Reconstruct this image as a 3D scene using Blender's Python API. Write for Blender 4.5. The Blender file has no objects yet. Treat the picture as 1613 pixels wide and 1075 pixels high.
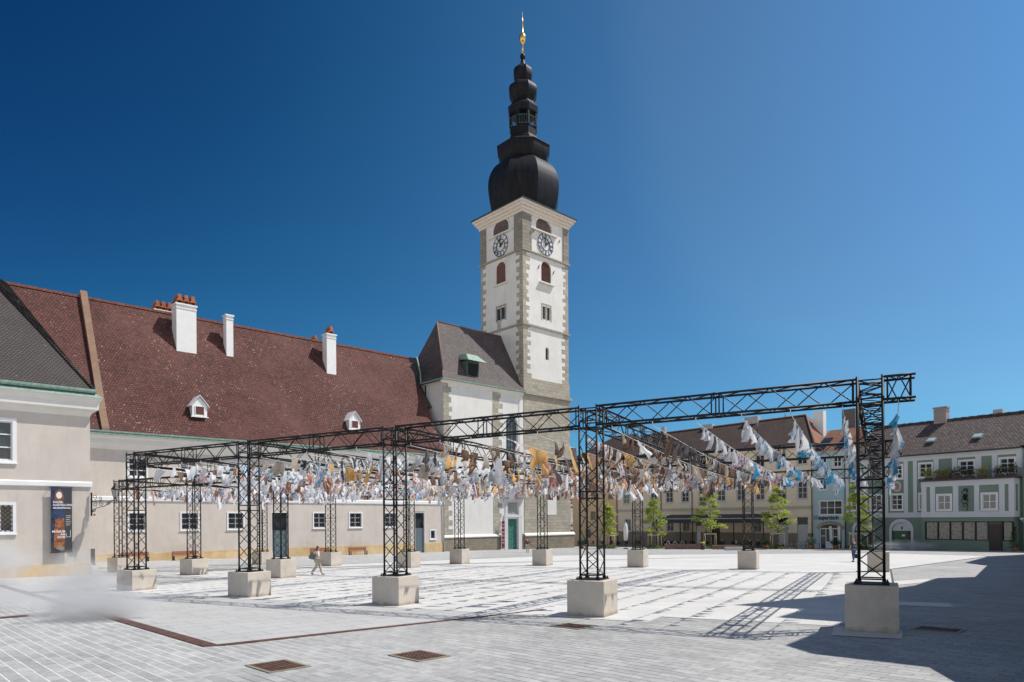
import bpy, bmesh, math, random
from mathutils import Vector, Matrix
R = math.radians
random.seed(7)
scene = bpy.context.scene
COL = scene.collection
# ------------------------------------------------------------------ camera
HC = 2.7528
cam_d = bpy.data.cameras.new("camera"); cam = bpy.data.objects.new("camera", cam_d); COL.objects.link(cam)
pt, rl = .0029, .0073
fw = Vector((0, math.cos(pt), math.sin(pt))); u0 = Vector((0, -math.sin(pt), math.cos(pt))); r0 = Vector((1, 0, 0))
rt = r0*math.cos(rl) - u0*math.sin(rl); up = r0*math.sin(rl) + u0*math.cos(rl)
M = Matrix((rt, up, -fw)).transposed().to_4x4(); M.translation = Vector((0, 0, HC)); cam.matrix_world = M
cam_d.sensor_width = 36; cam_d.lens = 1073.8/1613*36; cam_d.shift_y = (815.29-537.5)/1613
cam_d.clip_end = 6000; cam_d.clip_start = .1
scene.camera = cam
# ------------------------------------------------------------------ light
SUN_EL, SUN_AZ = 56, 11          # azimuth from +X towards +Y
sd = Vector((math.cos(R(SUN_EL))*math.cos(R(SUN_AZ)), math.cos(R(SUN_EL))*math.sin(R(SUN_AZ)), math.sin(R(SUN_EL))))
sl = bpy.data.lights.new("sun", 'SUN'); sl.energy = 4.3; sl.angle = R(.53); sl.color = (1, .95, .88)
so = bpy.data.objects.new("sun", sl); COL.objects.link(so); so.rotation_euler = (-sd).to_track_quat('-Z', 'Y').to_euler()
w = bpy.data.worlds.new("World"); scene.world = w; w.use_nodes = True
nt = w.node_tree; bg = nt.nodes["Background"]
sky = nt.nodes.new("ShaderNodeTexSky"); sky.sky_type = 'NISHITA'; sky.sun_disc = False
sky.sun_elevation = R(SUN_EL); sky.sun_rotation = R(90-SUN_AZ); sky.altitude = 1500; sky.air_density = 1.0; sky.dust_density = .1; sky.ozone_density = 3.0
# a polarised sky: deep blue away from the sun, paler towards it, with warm fill added behind the camera to brighten shaded walls
tcw = nt.nodes.new("ShaderNodeTexCoord"); sy = nt.nodes.new("ShaderNodeSeparateXYZ"); nt.links.new(tcw.outputs['Generated'], sy.inputs[0])
def wm(op, a, b, c=None):
    n_ = nt.nodes.new("ShaderNodeMath"); n_.operation = op
    for i_, v_ in enumerate((a, b, c)):
        if v_ is None: continue
        if isinstance(v_, (int, float)): n_.inputs[i_].default_value = v_
        else: nt.links.new(v_, n_.inputs[i_])
    return n_.outputs[0]
gg = wm('MULTIPLY', sy.outputs[0], wm('MULTIPLY_ADD', sy.outputs[2], 1.84, .05))      # polarisation falls off towards the sun side
rp = nt.nodes.new("ShaderNodeValToRGB"); nt.links.new(wm('MULTIPLY_ADD', gg, 1/1.2, .5), rp.inputs[0]); rp.color_ramp.interpolation = 'B_SPLINE'
elr = rp.color_ramp.elements; elr[0].position = 0; elr[0].color = (.02, .15, .31, 1); elr[1].position = 1; elr[1].color = (.56, .92, 1, 1)
for p_, c_ in ((.07, (.027, .18, .34)), (.225, (.06, .265, .413)), (.32, (.083, .34, .467)), (.45, (.17, .45, .57)), (.604, (.30, .573, .667)), (.654, (.42, .65, .693)), (.767, (.50, .72, .76)), (.917, (.54, .86, .947))):
    e_ = elr.new(p_); e_.color = (*c_, 1)
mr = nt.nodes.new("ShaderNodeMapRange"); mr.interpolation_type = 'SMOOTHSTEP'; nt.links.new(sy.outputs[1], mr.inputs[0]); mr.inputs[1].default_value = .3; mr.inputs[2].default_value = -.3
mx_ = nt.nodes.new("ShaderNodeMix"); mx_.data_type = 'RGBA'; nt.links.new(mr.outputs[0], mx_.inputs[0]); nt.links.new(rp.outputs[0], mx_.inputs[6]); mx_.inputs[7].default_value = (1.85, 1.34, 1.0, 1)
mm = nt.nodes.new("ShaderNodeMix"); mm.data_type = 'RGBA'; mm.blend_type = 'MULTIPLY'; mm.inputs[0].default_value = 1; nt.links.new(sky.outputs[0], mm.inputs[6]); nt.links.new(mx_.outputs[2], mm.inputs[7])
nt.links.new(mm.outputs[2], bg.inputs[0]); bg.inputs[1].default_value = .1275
scene.view_settings.view_transform = 'Standard'; scene.view_settings.look = 'None'
scene.view_settings.exposure = .25; scene.view_settings.gamma = 1
scene.cycles.max_bounces = 6; scene.cycles.volume_bounces = 1; scene.cycles.transparent_max_bounces = 12

# ------------------------------------------------------------------ materials
def newmat(name):
    m = bpy.data.materials.new(name); m.use_nodes = True
    return m, m.node_tree, m.node_tree.nodes["Principled BSDF"]
def nd(t, k, **kw):
    n = t.nodes.new(k)
    for a, b in kw.items(): setattr(n, a, b)
    return n
def coords(t, scale=(1, 1, 1), rot=0, uv=False):
    tc = nd(t, "ShaderNodeTexCoord"); mp = nd(t, "ShaderNodeMapping")
    mp.inputs['Scale'].default_value = scale; mp.inputs['Rotation'].default_value = (0, 0, rot)
    t.links.new(tc.outputs['UV' if uv else 'Object'], mp.inputs[0]); return mp.outputs[0]
def noise(t, co, sc, det=4, rough=.6):
    n = nd(t, "ShaderNodeTexNoise"); n.inputs['Scale'].default_value = sc; n.inputs['Detail'].default_value = det; n.inputs['Roughness'].default_value = rough
    t.links.new(co, n.inputs['Vector']); return n.outputs[0]
def ramp(t, fac, stops):
    r = nd(t, "ShaderNodeValToRGB"); e = r.color_ramp.elements
    e[0].position, e[0].color = stops[0][0], (*stops[0][1], 1); e[1].position, e[1].color = stops[-1][0], (*stops[-1][1], 1)
    for p, c in stops[1:-1]:
        x = e.new(p); x.color = (*c, 1)
    t.links.new(fac, r.inputs[0]); return r.outputs[0]
def mixc(t, fac, a, b, mode='MIX'):
    m = nd(t, "ShaderNodeMix", data_type='RGBA', blend_type=mode)
    for i, v in ((0, fac), (6, a), (7, b)):
        if isinstance(v, (int, float)): m.inputs[i].default_value = v
        elif isinstance(v, tuple): m.inputs[i].default_value = (*v, 1)
        else: t.links.new(v, m.inputs[i])
    return m.outputs[2]
def bump(t, p, h, strength=.3, dist=.02):
    b = nd(t, "ShaderNodeBump"); b.inputs['Strength'].default_value = strength; b.inputs['Distance'].default_value = dist
    t.links.new(h, b.inputs['Height']); t.links.new(b.outputs[0], p.inputs['Normal'])
def sc3(c, k): return tuple(min(1, x*k) for x in c)
CACHE = {}
def plain(name, c, rough=.6, metal=0, var=.12, nscale=3, bm=0, spec=None):
    if name in CACHE: return CACHE[name]
    m, t, p = newmat(name); co = coords(t)
    n = noise(t, co, nscale)
    cc = ramp(t, n, [(.3, sc3(c, 1-var)), (.7, sc3(c, 1+var))])
    t.links.new(cc, p.inputs['Base Color']); p.inputs['Roughness'].default_value = rough; p.inputs['Metallic'].default_value = metal
    if spec is not None: p.inputs['Specular IOR Level'].default_value = spec
    if bm: bump(t, p, noise(t, co, nscale*12), bm, .01)
    CACHE[name] = m; return m
def plaster(name, c, stain=.18, dirt=(.6, .56, .5), sc=.5):
    m, t, p = newmat(name); co = coords(t)
    n1 = noise(t, co, sc, 6, .65); co2 = coords(t, (1, 1, .25)); n2 = noise(t, co2, sc*3, 8, .7)
    a = ramp(t, n1, [(.25, sc3(c, 1-stain*.5)), (.7, sc3(c, 1.03))])
    f = ramp(t, n2, [(.48, (0, 0, 0)), (.8, (stain,)*3)])
    cc = mixc(t, f, a, sc3(c, .5), 'MIX')
    t.links.new(cc, p.inputs['Base Color']); p.inputs['Roughness'].default_value = .9
    bump(t, p, noise(t, co, 14, 5), .25, .02); return m
def brickish(name, c1, c2, joint, bw, bh, js=.01, rough=.85, spots=0, spotc=(.6, .55, .5), patch=0, patchc=(.1, .1, .1), bm=.4, offset=.5, uv=True, rot=0, varn=.5, bias=0):
    m, t, p = newmat(name); co = coords(t, (1, 1, 1), rot, uv)
    b = nd(t, "ShaderNodeTexBrick"); b.offset = offset
    b.inputs['Scale'].default_value = 1; b.inputs['Brick Width'].default_value = bw; b.inputs['Row Height'].default_value = bh
    b.inputs['Mortar Size'].default_value = js; b.inputs['Mortar Smooth'].default_value = .2; b.inputs['Bias'].default_value = bias
    b.inputs['Color1'].default_value = (*c1, 1); b.inputs['Color2'].default_value = (*c2, 1); b.inputs['Mortar'].default_value = (*joint, 1)
    t.links.new(co, b.inputs['Vector'])
    n = noise(t, co, varn, 6, .7)
    cc = mixc(t, 1.0, b.outputs[0], ramp(t, n, [(.3, (.78, .78, .78)), (.7, (1.15, 1.15, 1.15))]), 'MULTIPLY')
    if patch:
        n3 = noise(t, co, .11, 5, .7)
        cc = mixc(t, ramp(t, n3, [(.45, (0, 0, 0)), (.72, (patch,)*3)]), cc, patchc)
    if spots:
        v = nd(t, "ShaderNodeTexVoronoi"); v.inputs['Scale'].default_value = 4.0; v.inputs['Randomness'].default_value = 1
        t.links.new(co, v.inputs['Vector'])
        d = nd(t, "ShaderNodeMath", operation='LESS_THAN'); t.links.new(v.outputs['Distance'], d.inputs[0]); d.inputs[1].default_value = .2
        n2 = noise(t, co, .16, 6, .75); n4 = noise(t, co, 2.3, 3)
        f = nd(t, "ShaderNodeMath", operation='MULTIPLY'); t.links.new(n2, f.inputs[0]); t.links.new(n4, f.inputs[1])
        f2 = ramp(t, f.outputs[0], [(.27, (0, 0, 0)), (.32, (1, 1, 1))])
        f3 = nd(t, "ShaderNodeMath", operation='MULTIPLY'); t.links.new(d.outputs[0], f3.inputs[0]); t.links.new(f2, f3.inputs[1])
        f4 = nd(t, "ShaderNodeMath", operation='MULTIPLY'); t.links.new(f3.outputs[0], f4.inputs[0]); f4.inputs[1].default_value = spots
        cc = mixc(t, f4.outputs[0], cc, spotc)
    t.links.new(cc, p.inputs['Base Color']); p.inputs['Roughness'].default_value = rough
    if bm: bump(t, p, b.outputs['Fac'], -bm, .02) if False else bump(t, p, cc, bm, .02)
    return m
def glassmat(name, c=(.02, .025, .03), rough=.08):
    m, t, p = newmat(name); co = coords(t)
    t.links.new(ramp(t, noise(t, co, .9, 3), [(.35, sc3(c, .6)), (.7, sc3(c, 2.2))]), p.inputs['Base Color'])
    p.inputs['Roughness'].default_value = rough; p.inputs['Specular IOR Level'].default_value = .7; return m
white = plain('white_paint', (.78, .78, .78), .7, var=.04, nscale=1.5)
cream_trim = plain('cream_trim', (.74, .71, .66), .8, var=.05, nscale=1)
steel = plain('black_steel', (.009, .009, .010), .5, var=.3, spec=.3)
dark = plain('dark_metal', (.03, .032, .035), .5)
green_cu = plain('green_copper', (.21, .32, .27), .6, var=.35, nscale=4)
glass = glassmat('window_glass')
beige = plaster('beige_plaster', (.62, .555, .49), .3)
conc = None
# ------------------------------------------------------------------ mesh builder
class MB:
    def __init__(s): s.v = []; s.f = []; s.m = []; s.cur = 0; s.sm = set()
    def face(s, pts, smooth=False):
        i = len(s.v); s.v += [tuple(p) for p in pts]
        if smooth: s.sm.add(len(s.f))
        s.f.append(tuple(range(i, i+len(pts)))); s.m.append(s.cur)
    def add(s, vs, fs, smooth=False):
        i = len(s.v); s.v += [tuple(p) for p in vs]
        for f in fs:
            if smooth: s.sm.add(len(s.f))
            s.f.append(tuple(i+k for k in f)); s.m.append(s.cur)
    def box(s, x0, x1, y0, y1, z0, z1, mt=None):
        x0, x1 = sorted((x0, x1)); y0, y1 = sorted((y0, y1)); z0, z1 = sorted((z0, z1))
        v = [(x0, y0, z0), (x1, y0, z0), (x1, y1, z0), (x0, y1, z0), (x0, y0, z1), (x1, y0, z1), (x1, y1, z1), (x0, y1, z1)]
        if mt: v = [mt @ Vector(p) for p in v]
        s.add(v, [(0, 3, 2, 1), (4, 5, 6, 7), (0, 1, 5, 4), (1, 2, 6, 5), (2, 3, 7, 6), (3, 0, 4, 7)]); return s
    def tube(s, a, b, r, n=6, r2=None, caps=True):
        a = Vector(a); b = Vector(b); d = b-a
        if d.length < 1e-6: return s
        q = d.to_track_quat('Z', 'Y'); r2 = r if r2 is None else r2
        A = [a+q @ Vector((r*math.cos(2*math.pi*k/n), r*math.sin(2*math.pi*k/n), 0)) for k in range(n)]
        B = [b+q @ Vector((r2*math.cos(2*math.pi*k/n), r2*math.sin(2*math.pi*k/n), 0)) for k in range(n)]
        s.add(A+B, [(k, (k+1) % n, n+(k+1) % n, n+k) for k in range(n)], smooth=n > 4)
        if caps: s.add(A, [tuple(range(n))[::-1]]); s.add(B, [tuple(range(n))])
        return s
    def path(s, pts, r, n=6):
        for a, b in zip(pts, pts[1:]): s.tube(a, b, r, n)
        return s
    def lathe(s, prof, n=16, c=(0, 0), rot=0, smooth=True):
        vs = []
        for r, z in prof:
            for k in range(n):
                a = rot+2*math.pi*k/n; vs.append((c[0]+r*math.cos(a), c[1]+r*math.sin(a), z))
        fs = []
        for j in range(len(prof)-1):
            for k in range(n):
                fs.append((j*n+k, j*n+(k+1) % n, (j+1)*n+(k+1) % n, (j+1)*n+k))
        s.add(vs, fs, smooth); s.add(vs[:n], [tuple(range(n))[::-1]]); s.add(vs[-n:], [tuple(range(n))]); return s
    def prism(s, poly, x0, x1, axis='x'):
        # poly: closed list of 2D points; extruded along axis
        if axis == 'x': A = [(x0, a, b) for a, b in poly]; B = [(x1, a, b) for a, b in poly]
        elif axis == 'y': A = [(a, x0, b) for a, b in poly]; B = [(a, x1, b) for a, b in poly]
        else: A = [(a, b, x0) for a, b in poly]; B = [(a, b, x1) for a, b in poly]
        n = len(poly)
        s.add(A+B, [(k, (k+1) % n, n+(k+1) % n, n+k) for k in range(n)]+[tuple(range(n))[::-1], tuple(range(n, 2*n))]); return s
    def build(s, name, mats, parent=None, link=True, recalc=True):
        me = bpy.data.meshes.new(name); me.from_pydata(s.v, [], s.f)
        mats = mats if isinstance(mats, (list, tuple)) else [mats]
        for m in mats: me.materials.append(m)
        for i, p in enumerate(me.polygons):
            p.material_index = s.m[i]; p.use_smooth = i in s.sm
        if recalc:
            b = bmesh.new(); b.from_mesh(me)
            if any(s.sm): bmesh.ops.remove_doubles(b, verts=b.verts, dist=1e-5)
            bmesh.ops.recalc_face_normals(b, faces=b.faces); b.to_mesh(me); b.free()
        uv = me.uv_layers.new(name="uv")
        for p in me.polygons:
            N = p.normal; h = Vector((0, 0, 1)).cross(N)
            h = Vector((1, 0, 0)) if h.length < .05 else h.normalized()
            t = N.cross(h)
            for li in p.loop_indices:
                c = me.vertices[me.loops[li].vertex_index].co; uv.data[li].uv = (c.dot(h), c.dot(t))
        o = bpy.data.objects.new(name, me)
        COL.objects.link(o)
        if parent: o.parent = parent
        return o
def tag(o, label=None, cat=None, group=None, kind=None):
    if label: o["label"] = label
    if cat: o["category"] = cat
    if group: o["group"] = group
    if kind: o["kind"] = kind
    return o
def empty(name, loc, rz, label, cat, group=None):
    o = bpy.data.objects.new(name, None); COL.objects.link(o); o.location = loc; o.rotation_euler = (0, 0, rz); o.empty_display_size = .3
    return tag(o, label, cat, group)
def copy_tree(o, parent=None):
    c = o.copy(); COL.objects.link(c)
    if parent: c.parent = parent
    for ch in [x for x in bpy.data.objects if x.parent == o]: copy_tree(ch, c)
    return c
def gz(x, y): return .3295-.0005*x-.01963*y if y < 135 else .3295-.0005*x-.01963*135
def on(x, y, dz=0): return (x, y, gz(x, y)+dz)
def text_mesh(txt, size, mat, parent, loc, name='lettering', depth=.01, align='CENTER', rx=90, bold=.0, rz=0, ry=0, sx=1):
    cu = bpy.data.curves.new(name, 'FONT'); cu.body = txt; cu.size = size; cu.extrude = depth; cu.align_x = align; cu.offset = bold; cu.resolution_u = 3
    o = bpy.data.objects.new(name+'_source', cu); COL.objects.link(o)
    dg = bpy.context.evaluated_depsgraph_get(); dg.update()
    me = bpy.data.meshes.new_from_object(o.evaluated_get(dg)); bpy.data.objects.remove(o); bpy.data.curves.remove(cu)
    me.materials.clear(); me.materials.append(mat)
    q = bpy.data.objects.new(name, me); COL.objects.link(q); q.parent = parent; q.location = loc; q.rotation_euler = (R(rx), R(ry), rz); q.scale = (sx, 1, 1)
    return q
# ------------------------------------------------------------------ ground
def ground_material():
    m, t, p = newmat('grey_setts')
    co = coords(t, rot=R(45))
    b = nd(t, "ShaderNodeTexBrick"); b.offset = .37; b.offset_frequency = 2
    for k, v in (('Scale', 1), ('Brick Width', .21), ('Row Height', .58), ('Mortar Size', .007), ('Mortar Smooth', .3), ('Bias', -.1)): b.inputs[k].default_value = v
    # rows run along the 135 degree direction: swap axes
    sx = nd(t, "ShaderNodeSeparateXYZ"); cx = nd(t, "ShaderNodeCombineXYZ"); t.links.new(co, sx.inputs[0])
    t.links.new(sx.outputs[0], cx.inputs[0]); t.links.new(sx.outputs[1], cx.inputs[1])
    b2 = nd(t, "ShaderNodeTexBrick"); b2.offset = .43; b2.offset_frequency = 2
    for k, v in (('Scale', 1), ('Brick Width', .52), ('Row Height', .235), ('Mortar Size', .008), ('Mortar Smooth', .25), ('Bias', 0)): b2.inputs[k].default_value = v
    t.links.new(cx.outputs[0], b2.inputs['Vector'])
    b2.inputs['Color1'].default_value = (.345, .345, .34, 1); b2.inputs['Color2'].default_value = (.45, .45, .44, 1)
    rw = nd(t, "ShaderNodeSeparateXYZ"); t.links.new(cx.outputs[0], rw.inputs[0])
    wob = nd(t, "ShaderNodeMath", operation='MULTIPLY_ADD'); t.links.new(noise(t, co, 2.5, 2), wob.inputs[0]); wob.inputs[1].default_value = .016; t.links.new(rw.outputs[1], wob.inputs[2])
    dv = nd(t, "ShaderNodeMath", operation='DIVIDE'); t.links.new(wob.outputs[0], dv.inputs[0]); dv.inputs[1].default_value = .235
    fr_ = nd(t, "ShaderNodeMath", operation='PINGPONG'); t.links.new(dv.outputs[0], fr_.inputs[0]); fr_.inputs[1].default_value = .5
    rowm = ramp(t, fr_.outputs[0], [(.028, (1, 1, 1)), (.058, (0, 0, 0))])
    # joints: sand-filled pale joints in places, dark elsewhere
    jn = noise(t, co, .22, 4, .65)
    sxx = nd(t, "ShaderNodeSeparateXYZ"); tcx = nd(t, "ShaderNodeTexCoord"); t.links.new(tcx.outputs['Object'], sxx.inputs[0])
    ma = nd(t, "ShaderNodeMath", operation='MULTIPLY_ADD'); t.links.new(sxx.outputs[0], ma.inputs[0]); ma.inputs[1].default_value = -.06; ma.inputs[2].default_value = -.1; ma.use_clamp = True
    mb2 = nd(t, "ShaderNodeMath", operation='ADD'); t.links.new(ma.outputs[0], mb2.inputs[0]); t.links.new(jn, mb2.inputs[1])
    jc = ramp(t, mb2.outputs[0], [(.5, (.13, .125, .12)), (.72, (.72, .71, .69))])
    b2.inputs['Mortar'].default_value = (.17, .165, .16, 1)
    n = noise(t, co, .35, 8, .7); n5 = noise(t, co, 7, 5, .7)
    b2o = mixc(t, rowm, b2.outputs[0], jc)
    cc = mixc(t, 1.0, b2o, ramp(t, n, [(.3, (.82, .82, .83)), (.7, (1.1, 1.1, 1.09))]), 'MULTIPLY')
    cc = mixc(t, .5, cc, ramp(t, n5, [(.35, (.62, .62, .62)), (.65, (1.15, 1.15, 1.15))]), 'MULTIPLY')
    t.links.new(cc, p.inputs['Base Color']); p.inputs['Roughness'].default_value = .8
    bump(t, p, b2.outputs['Fac'], -.25, .01)
    return m
def slab_material(name, c, bw, bh, rot, joint=.5, js=.006):
    m, t, p = newmat(name); co = coords(t, rot=rot)
    b = nd(t, "ShaderNodeTexBrick"); b.offset = .5
    for k, v in (('Scale', 1), ('Brick Width', bw), ('Row Height', bh), ('Mortar Size', js), ('Mortar Smooth', .3)): b.inputs[k].default_value = v
    b.inputs['Color1'].default_value = (*sc3(c, .96), 1); b.inputs['Color2'].default_value = (*sc3(c, 1.03), 1); b.inputs['Mortar'].default_value = (*sc3(c, joint), 1)
    t.links.new(co, b.inputs['Vector'])
    n = noise(t, co, .3, 8, .7); n5 = noise(t, co, 9, 5, .7)
    cc = mixc(t, 1.0, b.outputs[0], ramp(t, n, [(.3, (.86, .86, .86)), (.68, (1.06, 1.06, 1.06))]), 'MULTIPLY')
    cc = mixc(t, .4, cc, ramp(t, n5, [(.35, (.82, .82, .82)), (.65, (1.08, 1.08, 1.08))]), 'MULTIPLY')
    t.links.new(cc, p.inputs['Base Color']); p.inputs['Roughness'].default_value = .75
    return m
mb = MB()
ys = [-90, 0, 20, 50, 90, 135, 3000]; xs = [-3000, -100, 0, 100, 3000]
for a, b in zip(ys, ys[1:]):
    for c, d in zip(xs, xs[1:]): mb.face([(c, a, gz(0, a)), (d, a, gz(0, a)), (d, b, gz(0, b)), (c, b, gz(0, b))])
g = mb.build('ground', ground_material()); tag(g, kind='structure')
def gz(x, y): return .3295-.01963*min(y, 135)
OX, OY = 8.720, 16.557; A = Vector((-.87839, .47795)); B = Vector((.47795, .87839))
TH = math.atan2(-A.y, -A.x)     # frame: local x = -A (right), local y = B
def ST(s, t): return (OX+A.x*s+B.x*t, OY+A.y*s+B.y*t)
def patch(name, pts, mat, dz):
    m_ = MB(); m_.face([(x, y, gz(x, y)+dz) for x, y in pts]); o = m_.build(name, mat); tag(o, kind='structure'); return o
PL = R(42.9)
pale = slab_material('pale_granite', (.45, .45, .44), 1.4, .7, R(-42.9), .5, .014)
patch('granite_paving', [(-6.6, 14.9), (.4, 20.9), ST(9.9, -.95), ST(29.9, -.95), (-27, 41), (-36, 57), (-50, 45), (-25.3, 33.7)], pale, .004)
bright = slab_material('bright_granite', (.60, .595, .575), 1.25, .62, -TH, .78, .006)
patch('plaza', [ST(12.4, -.95), ST(5.3, -.95), ST(5.3, .35), ST(.75, .35), ST(.75, .9), ST(-.62, .9), ST(-.62, 29.5), (42.7, 61.1), (38, 72), (6, 72), (-9, 58.5), (-21.5, 47.0), (-29.5, 41.5), ST(45.6, 7.2), ST(30.6, 7.2), ST(30.6, -.95)], bright, .008)
patch('pavement', [ST(.8, -1.42), ST(.85, .2), ST(-.66, .2), ST(-.6, -1.35)], bright, .012)
patch('pavement', [ST(-.66, 6.4), ST(-2.2, 6.4), ST(-2.15, 7.7), ST(-.66, 7.7)], bright, .012)
patch('pavement', [ST(-.66, 15.3), ST(-2.3, 18.6), ST(-2.2, 20.6), ST(-.66, 18.0)], bright, .012)
darkslot = plain('drain_slot', (.07, .07, .07), .7)
def strip(name, a, b, wd, mat, dz):
    a = Vector(a); b = Vector(b); d = (b-a).normalized(); n = Vector((-d.y, d.x))*wd/2
    return patch(name, [tuple(a-n), tuple(b-n), tuple(b+n), tuple(a+n)], mat, dz)
strip('drain_channel', ST(-.64, 9), ST(-.64, 29.5), .09, darkslot, .016)
strip('drain_channel', (23.4, 42.1), (42.7, 61.1), .12, darkslot, .016)
strip('drain_channel', (6, 72), (38, 72), .3, darkslot, .016)
strip('drain_channel', (-21.5, 47.0), (6, 72), .12, darkslot, .016)
strip('drain_channel', ST(-.6, 22.6), ST(29, 22.6), .06, darkslot, .016)
strip('drain_channel', ST(-.6, 11.3), ST(26, 11.3), .05, darkslot, .016)
rust = plain('rusty_steel', (.115, .058, .045), .7, .2, var=.5, nscale=5, bm=.3)
def thing_slab(name, pts, mat, dz, th, label, cat, group=None):
    m_ = MB(); P = [(x, y, gz(x, y)+dz) for x, y in pts]; Q = [(x, y, z-th) for x, y, z in P]; n = len(P)
    m_.add(P+Q, [tuple(range(n)), tuple(range(n, 2*n))[::-1]]+[(k, n+k, n+(k+1) % n, (k+1) % n) for k in range(n)])
    o = m_.build(name, mat); return tag(o, label, cat, group)
thing_slab('steel_edging', [(-6.7, 14.75), (-6.5, 15.0), (1.0, 21.4), (1.06, 21.32), (-6.2, 14.95)], rust, .02, .03, 'thin rusty steel edging strip between grey setts and pale slabs, running right', 'edging')
thing_slab('steel_edging', [(-6.7, 14.75), (-6.5, 15.0), (-25.2, 33.8), (-25.45, 33.6)], rust, .02, .03, 'broad rusty steel edging strip running back left through the steam', 'edging')
# gratings
def grating(cx, cy, lab, sx=.8, sy=1.0, ang=45):
    o = empty('drain_grating', on(cx, cy), R(ang), lab, 'drain grating', 'rusty gratings set in the paving')
    f = MB(); f.box(-sx/2, sx/2, -sy/2, -sy/2+.06, 0, .02); f.box(-sx/2, sx/2, sy/2-.06, sy/2, 0, .02); f.box(-sx/2, -sx/2+.06, -sy/2+.06, sy/2-.06, 0, .02); f.box(sx/2-.06, sx/2, -sy/2+.06, sy/2-.06, 0, .02)
    f.build('frame', plain('grate_edge', (.25, .22, .15), .6), o)
    b_ = MB(); b_.box(-sx/2+.06, sx/2-.06, -sy/2+.06, sy/2-.06, .001, .005); b_.build('sump', dark, o)
    c = MB()
    for k in range(7): x = -sx/2+.1+k*(sx-.2)/6; c.box(x-.022, x+.022, -sy/2+.06, sy/2-.06, .006, .018)
    for k in range(9): y = -sy/2+.1+k*(sy-.2)/8; c.box(-sx/2+.06, sx/2-.06, y-.02, y+.02, .006, .0165)
    c.build('bars', rust, o); o.rotation_euler = (R(-1.12)*math.cos(R(ang)), R(1.12)*math.sin(R(ang)), R(ang)); return o
grating(-4.32, 12.52, 'rust red drain grating nearest the bottom edge, in front of the edging corner')
grating(-1.85, 13.47, 'dark rusty drain grating right of the one nearest the bottom edge')
grating(1.55, 17.53, 'small rusty drain grating under the shadow of the front beam', .75, .95)
grating(10.3, 16.5, 'dark drain grating in the shade right of the big front block', .8, 1.0)
thing_slab('drain_grating', [(-15.6, 20.1), (-14.9, 20.9), (-14.6, 20.6), (-15.3, 19.8)], rust, .02, .02, 'red brown channel grate at the far left edge of the picture', 'drain grating', 'rusty gratings set in the paving')
# ------------------------------------------------------------------ steel canopy on concrete blocks
def concrete():
    m, t, p = newmat('concrete'); co0 = coords(t); oi = nd(t, "ShaderNodeObjectInfo"); sc_ = nd(t, "ShaderNodeVectorMath", operation='SCALE'); sc_.inputs[0].default_value = (37, 19, 11); t.links.new(oi.outputs['Random'], sc_.inputs['Scale']); ad_ = nd(t, "ShaderNodeVectorMath", operation='ADD'); t.links.new(co0, ad_.inputs[0]); t.links.new(sc_.outputs[0], ad_.inputs[1]); co = ad_.outputs[0]
    n = noise(t, co, 1.1, 8, .75); n2 = noise(t, co, 30, 4, .6)
    c = ramp(t, n, [(.3, (.42, .375, .315)), (.45, (.52, .465, .40)), (.7, (.60, .54, .465))])
    v = nd(t, "ShaderNodeTexVoronoi"); v.inputs['Scale'].default_value = 16; t.links.new(co, v.inputs['Vector'])
    pit = ramp(t, v.outputs['Distance'], [(.05, (.55, .55, .55)), (.1, (1, 1, 1))])
    c = mixc(t, .5, c, pit, 'MULTIPLY')
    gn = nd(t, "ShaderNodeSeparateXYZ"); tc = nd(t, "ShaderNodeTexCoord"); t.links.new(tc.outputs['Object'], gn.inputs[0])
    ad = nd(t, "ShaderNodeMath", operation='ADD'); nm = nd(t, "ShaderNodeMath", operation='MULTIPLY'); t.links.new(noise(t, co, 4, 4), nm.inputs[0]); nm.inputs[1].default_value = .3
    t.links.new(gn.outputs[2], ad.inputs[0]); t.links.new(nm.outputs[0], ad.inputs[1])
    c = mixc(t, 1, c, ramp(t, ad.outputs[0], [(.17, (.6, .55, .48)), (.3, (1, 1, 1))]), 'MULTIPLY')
    t.links.new(c, p.inputs['Base Color']); p.inputs['Roughness'].default_value = .85; bump(t, p, n2, .2, .004); return m
conc = concrete()
BAY, H, HW = 7.2528, 6.07, .27
def block(s, t, h, lab, hw=.565):
    x, y = ST(s, t); m_ = MB(); b_ = .012
    # chamfered block
    prof = [(hw-b_, -.15), (hw, -.14), (hw, h-b_), (hw-b_, h)]
    vs = []; fs = []
    for r_, z in prof:
        vs += [(-r_, -r_, z), (r_, -r_, z), (r_, r_, z), (-r_, r_, z)]
    for j in range(3):
        for k in range(4): fs.append((j*4+k, j*4+(k+1) % 4, j*4+4+(k+1) % 4, j*4+4+k))
    fs += [(3, 2, 1, 0), (12, 13, 14, 15)]
    m_.add(vs, fs); o = m_.build('concrete_block', conc); o.location = on(x, y); o.rotation_euler = (0, 0, TH)
    return tag(o, lab, 'concrete block', 'concrete blocks carrying the steel columns')
def zig(m_, a, b, side1, side2, pitch, r, flip):
    # zigzag web between two parallel chords a->b at offsets side1 / side2
    a = Vector(a); b = Vector(b); L = (b-a).length; n = max(2, round(L/pitch)); d = (b-a)/n
    for k in range(n):
        p, q = (side1, side2) if (k+flip) % 2 == 0 else (side2, side1)
        m_.tube(a+d*k+p, a+d*(k+1)+q, r, 5, caps=False)
RC, RW = .032, .0155
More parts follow.
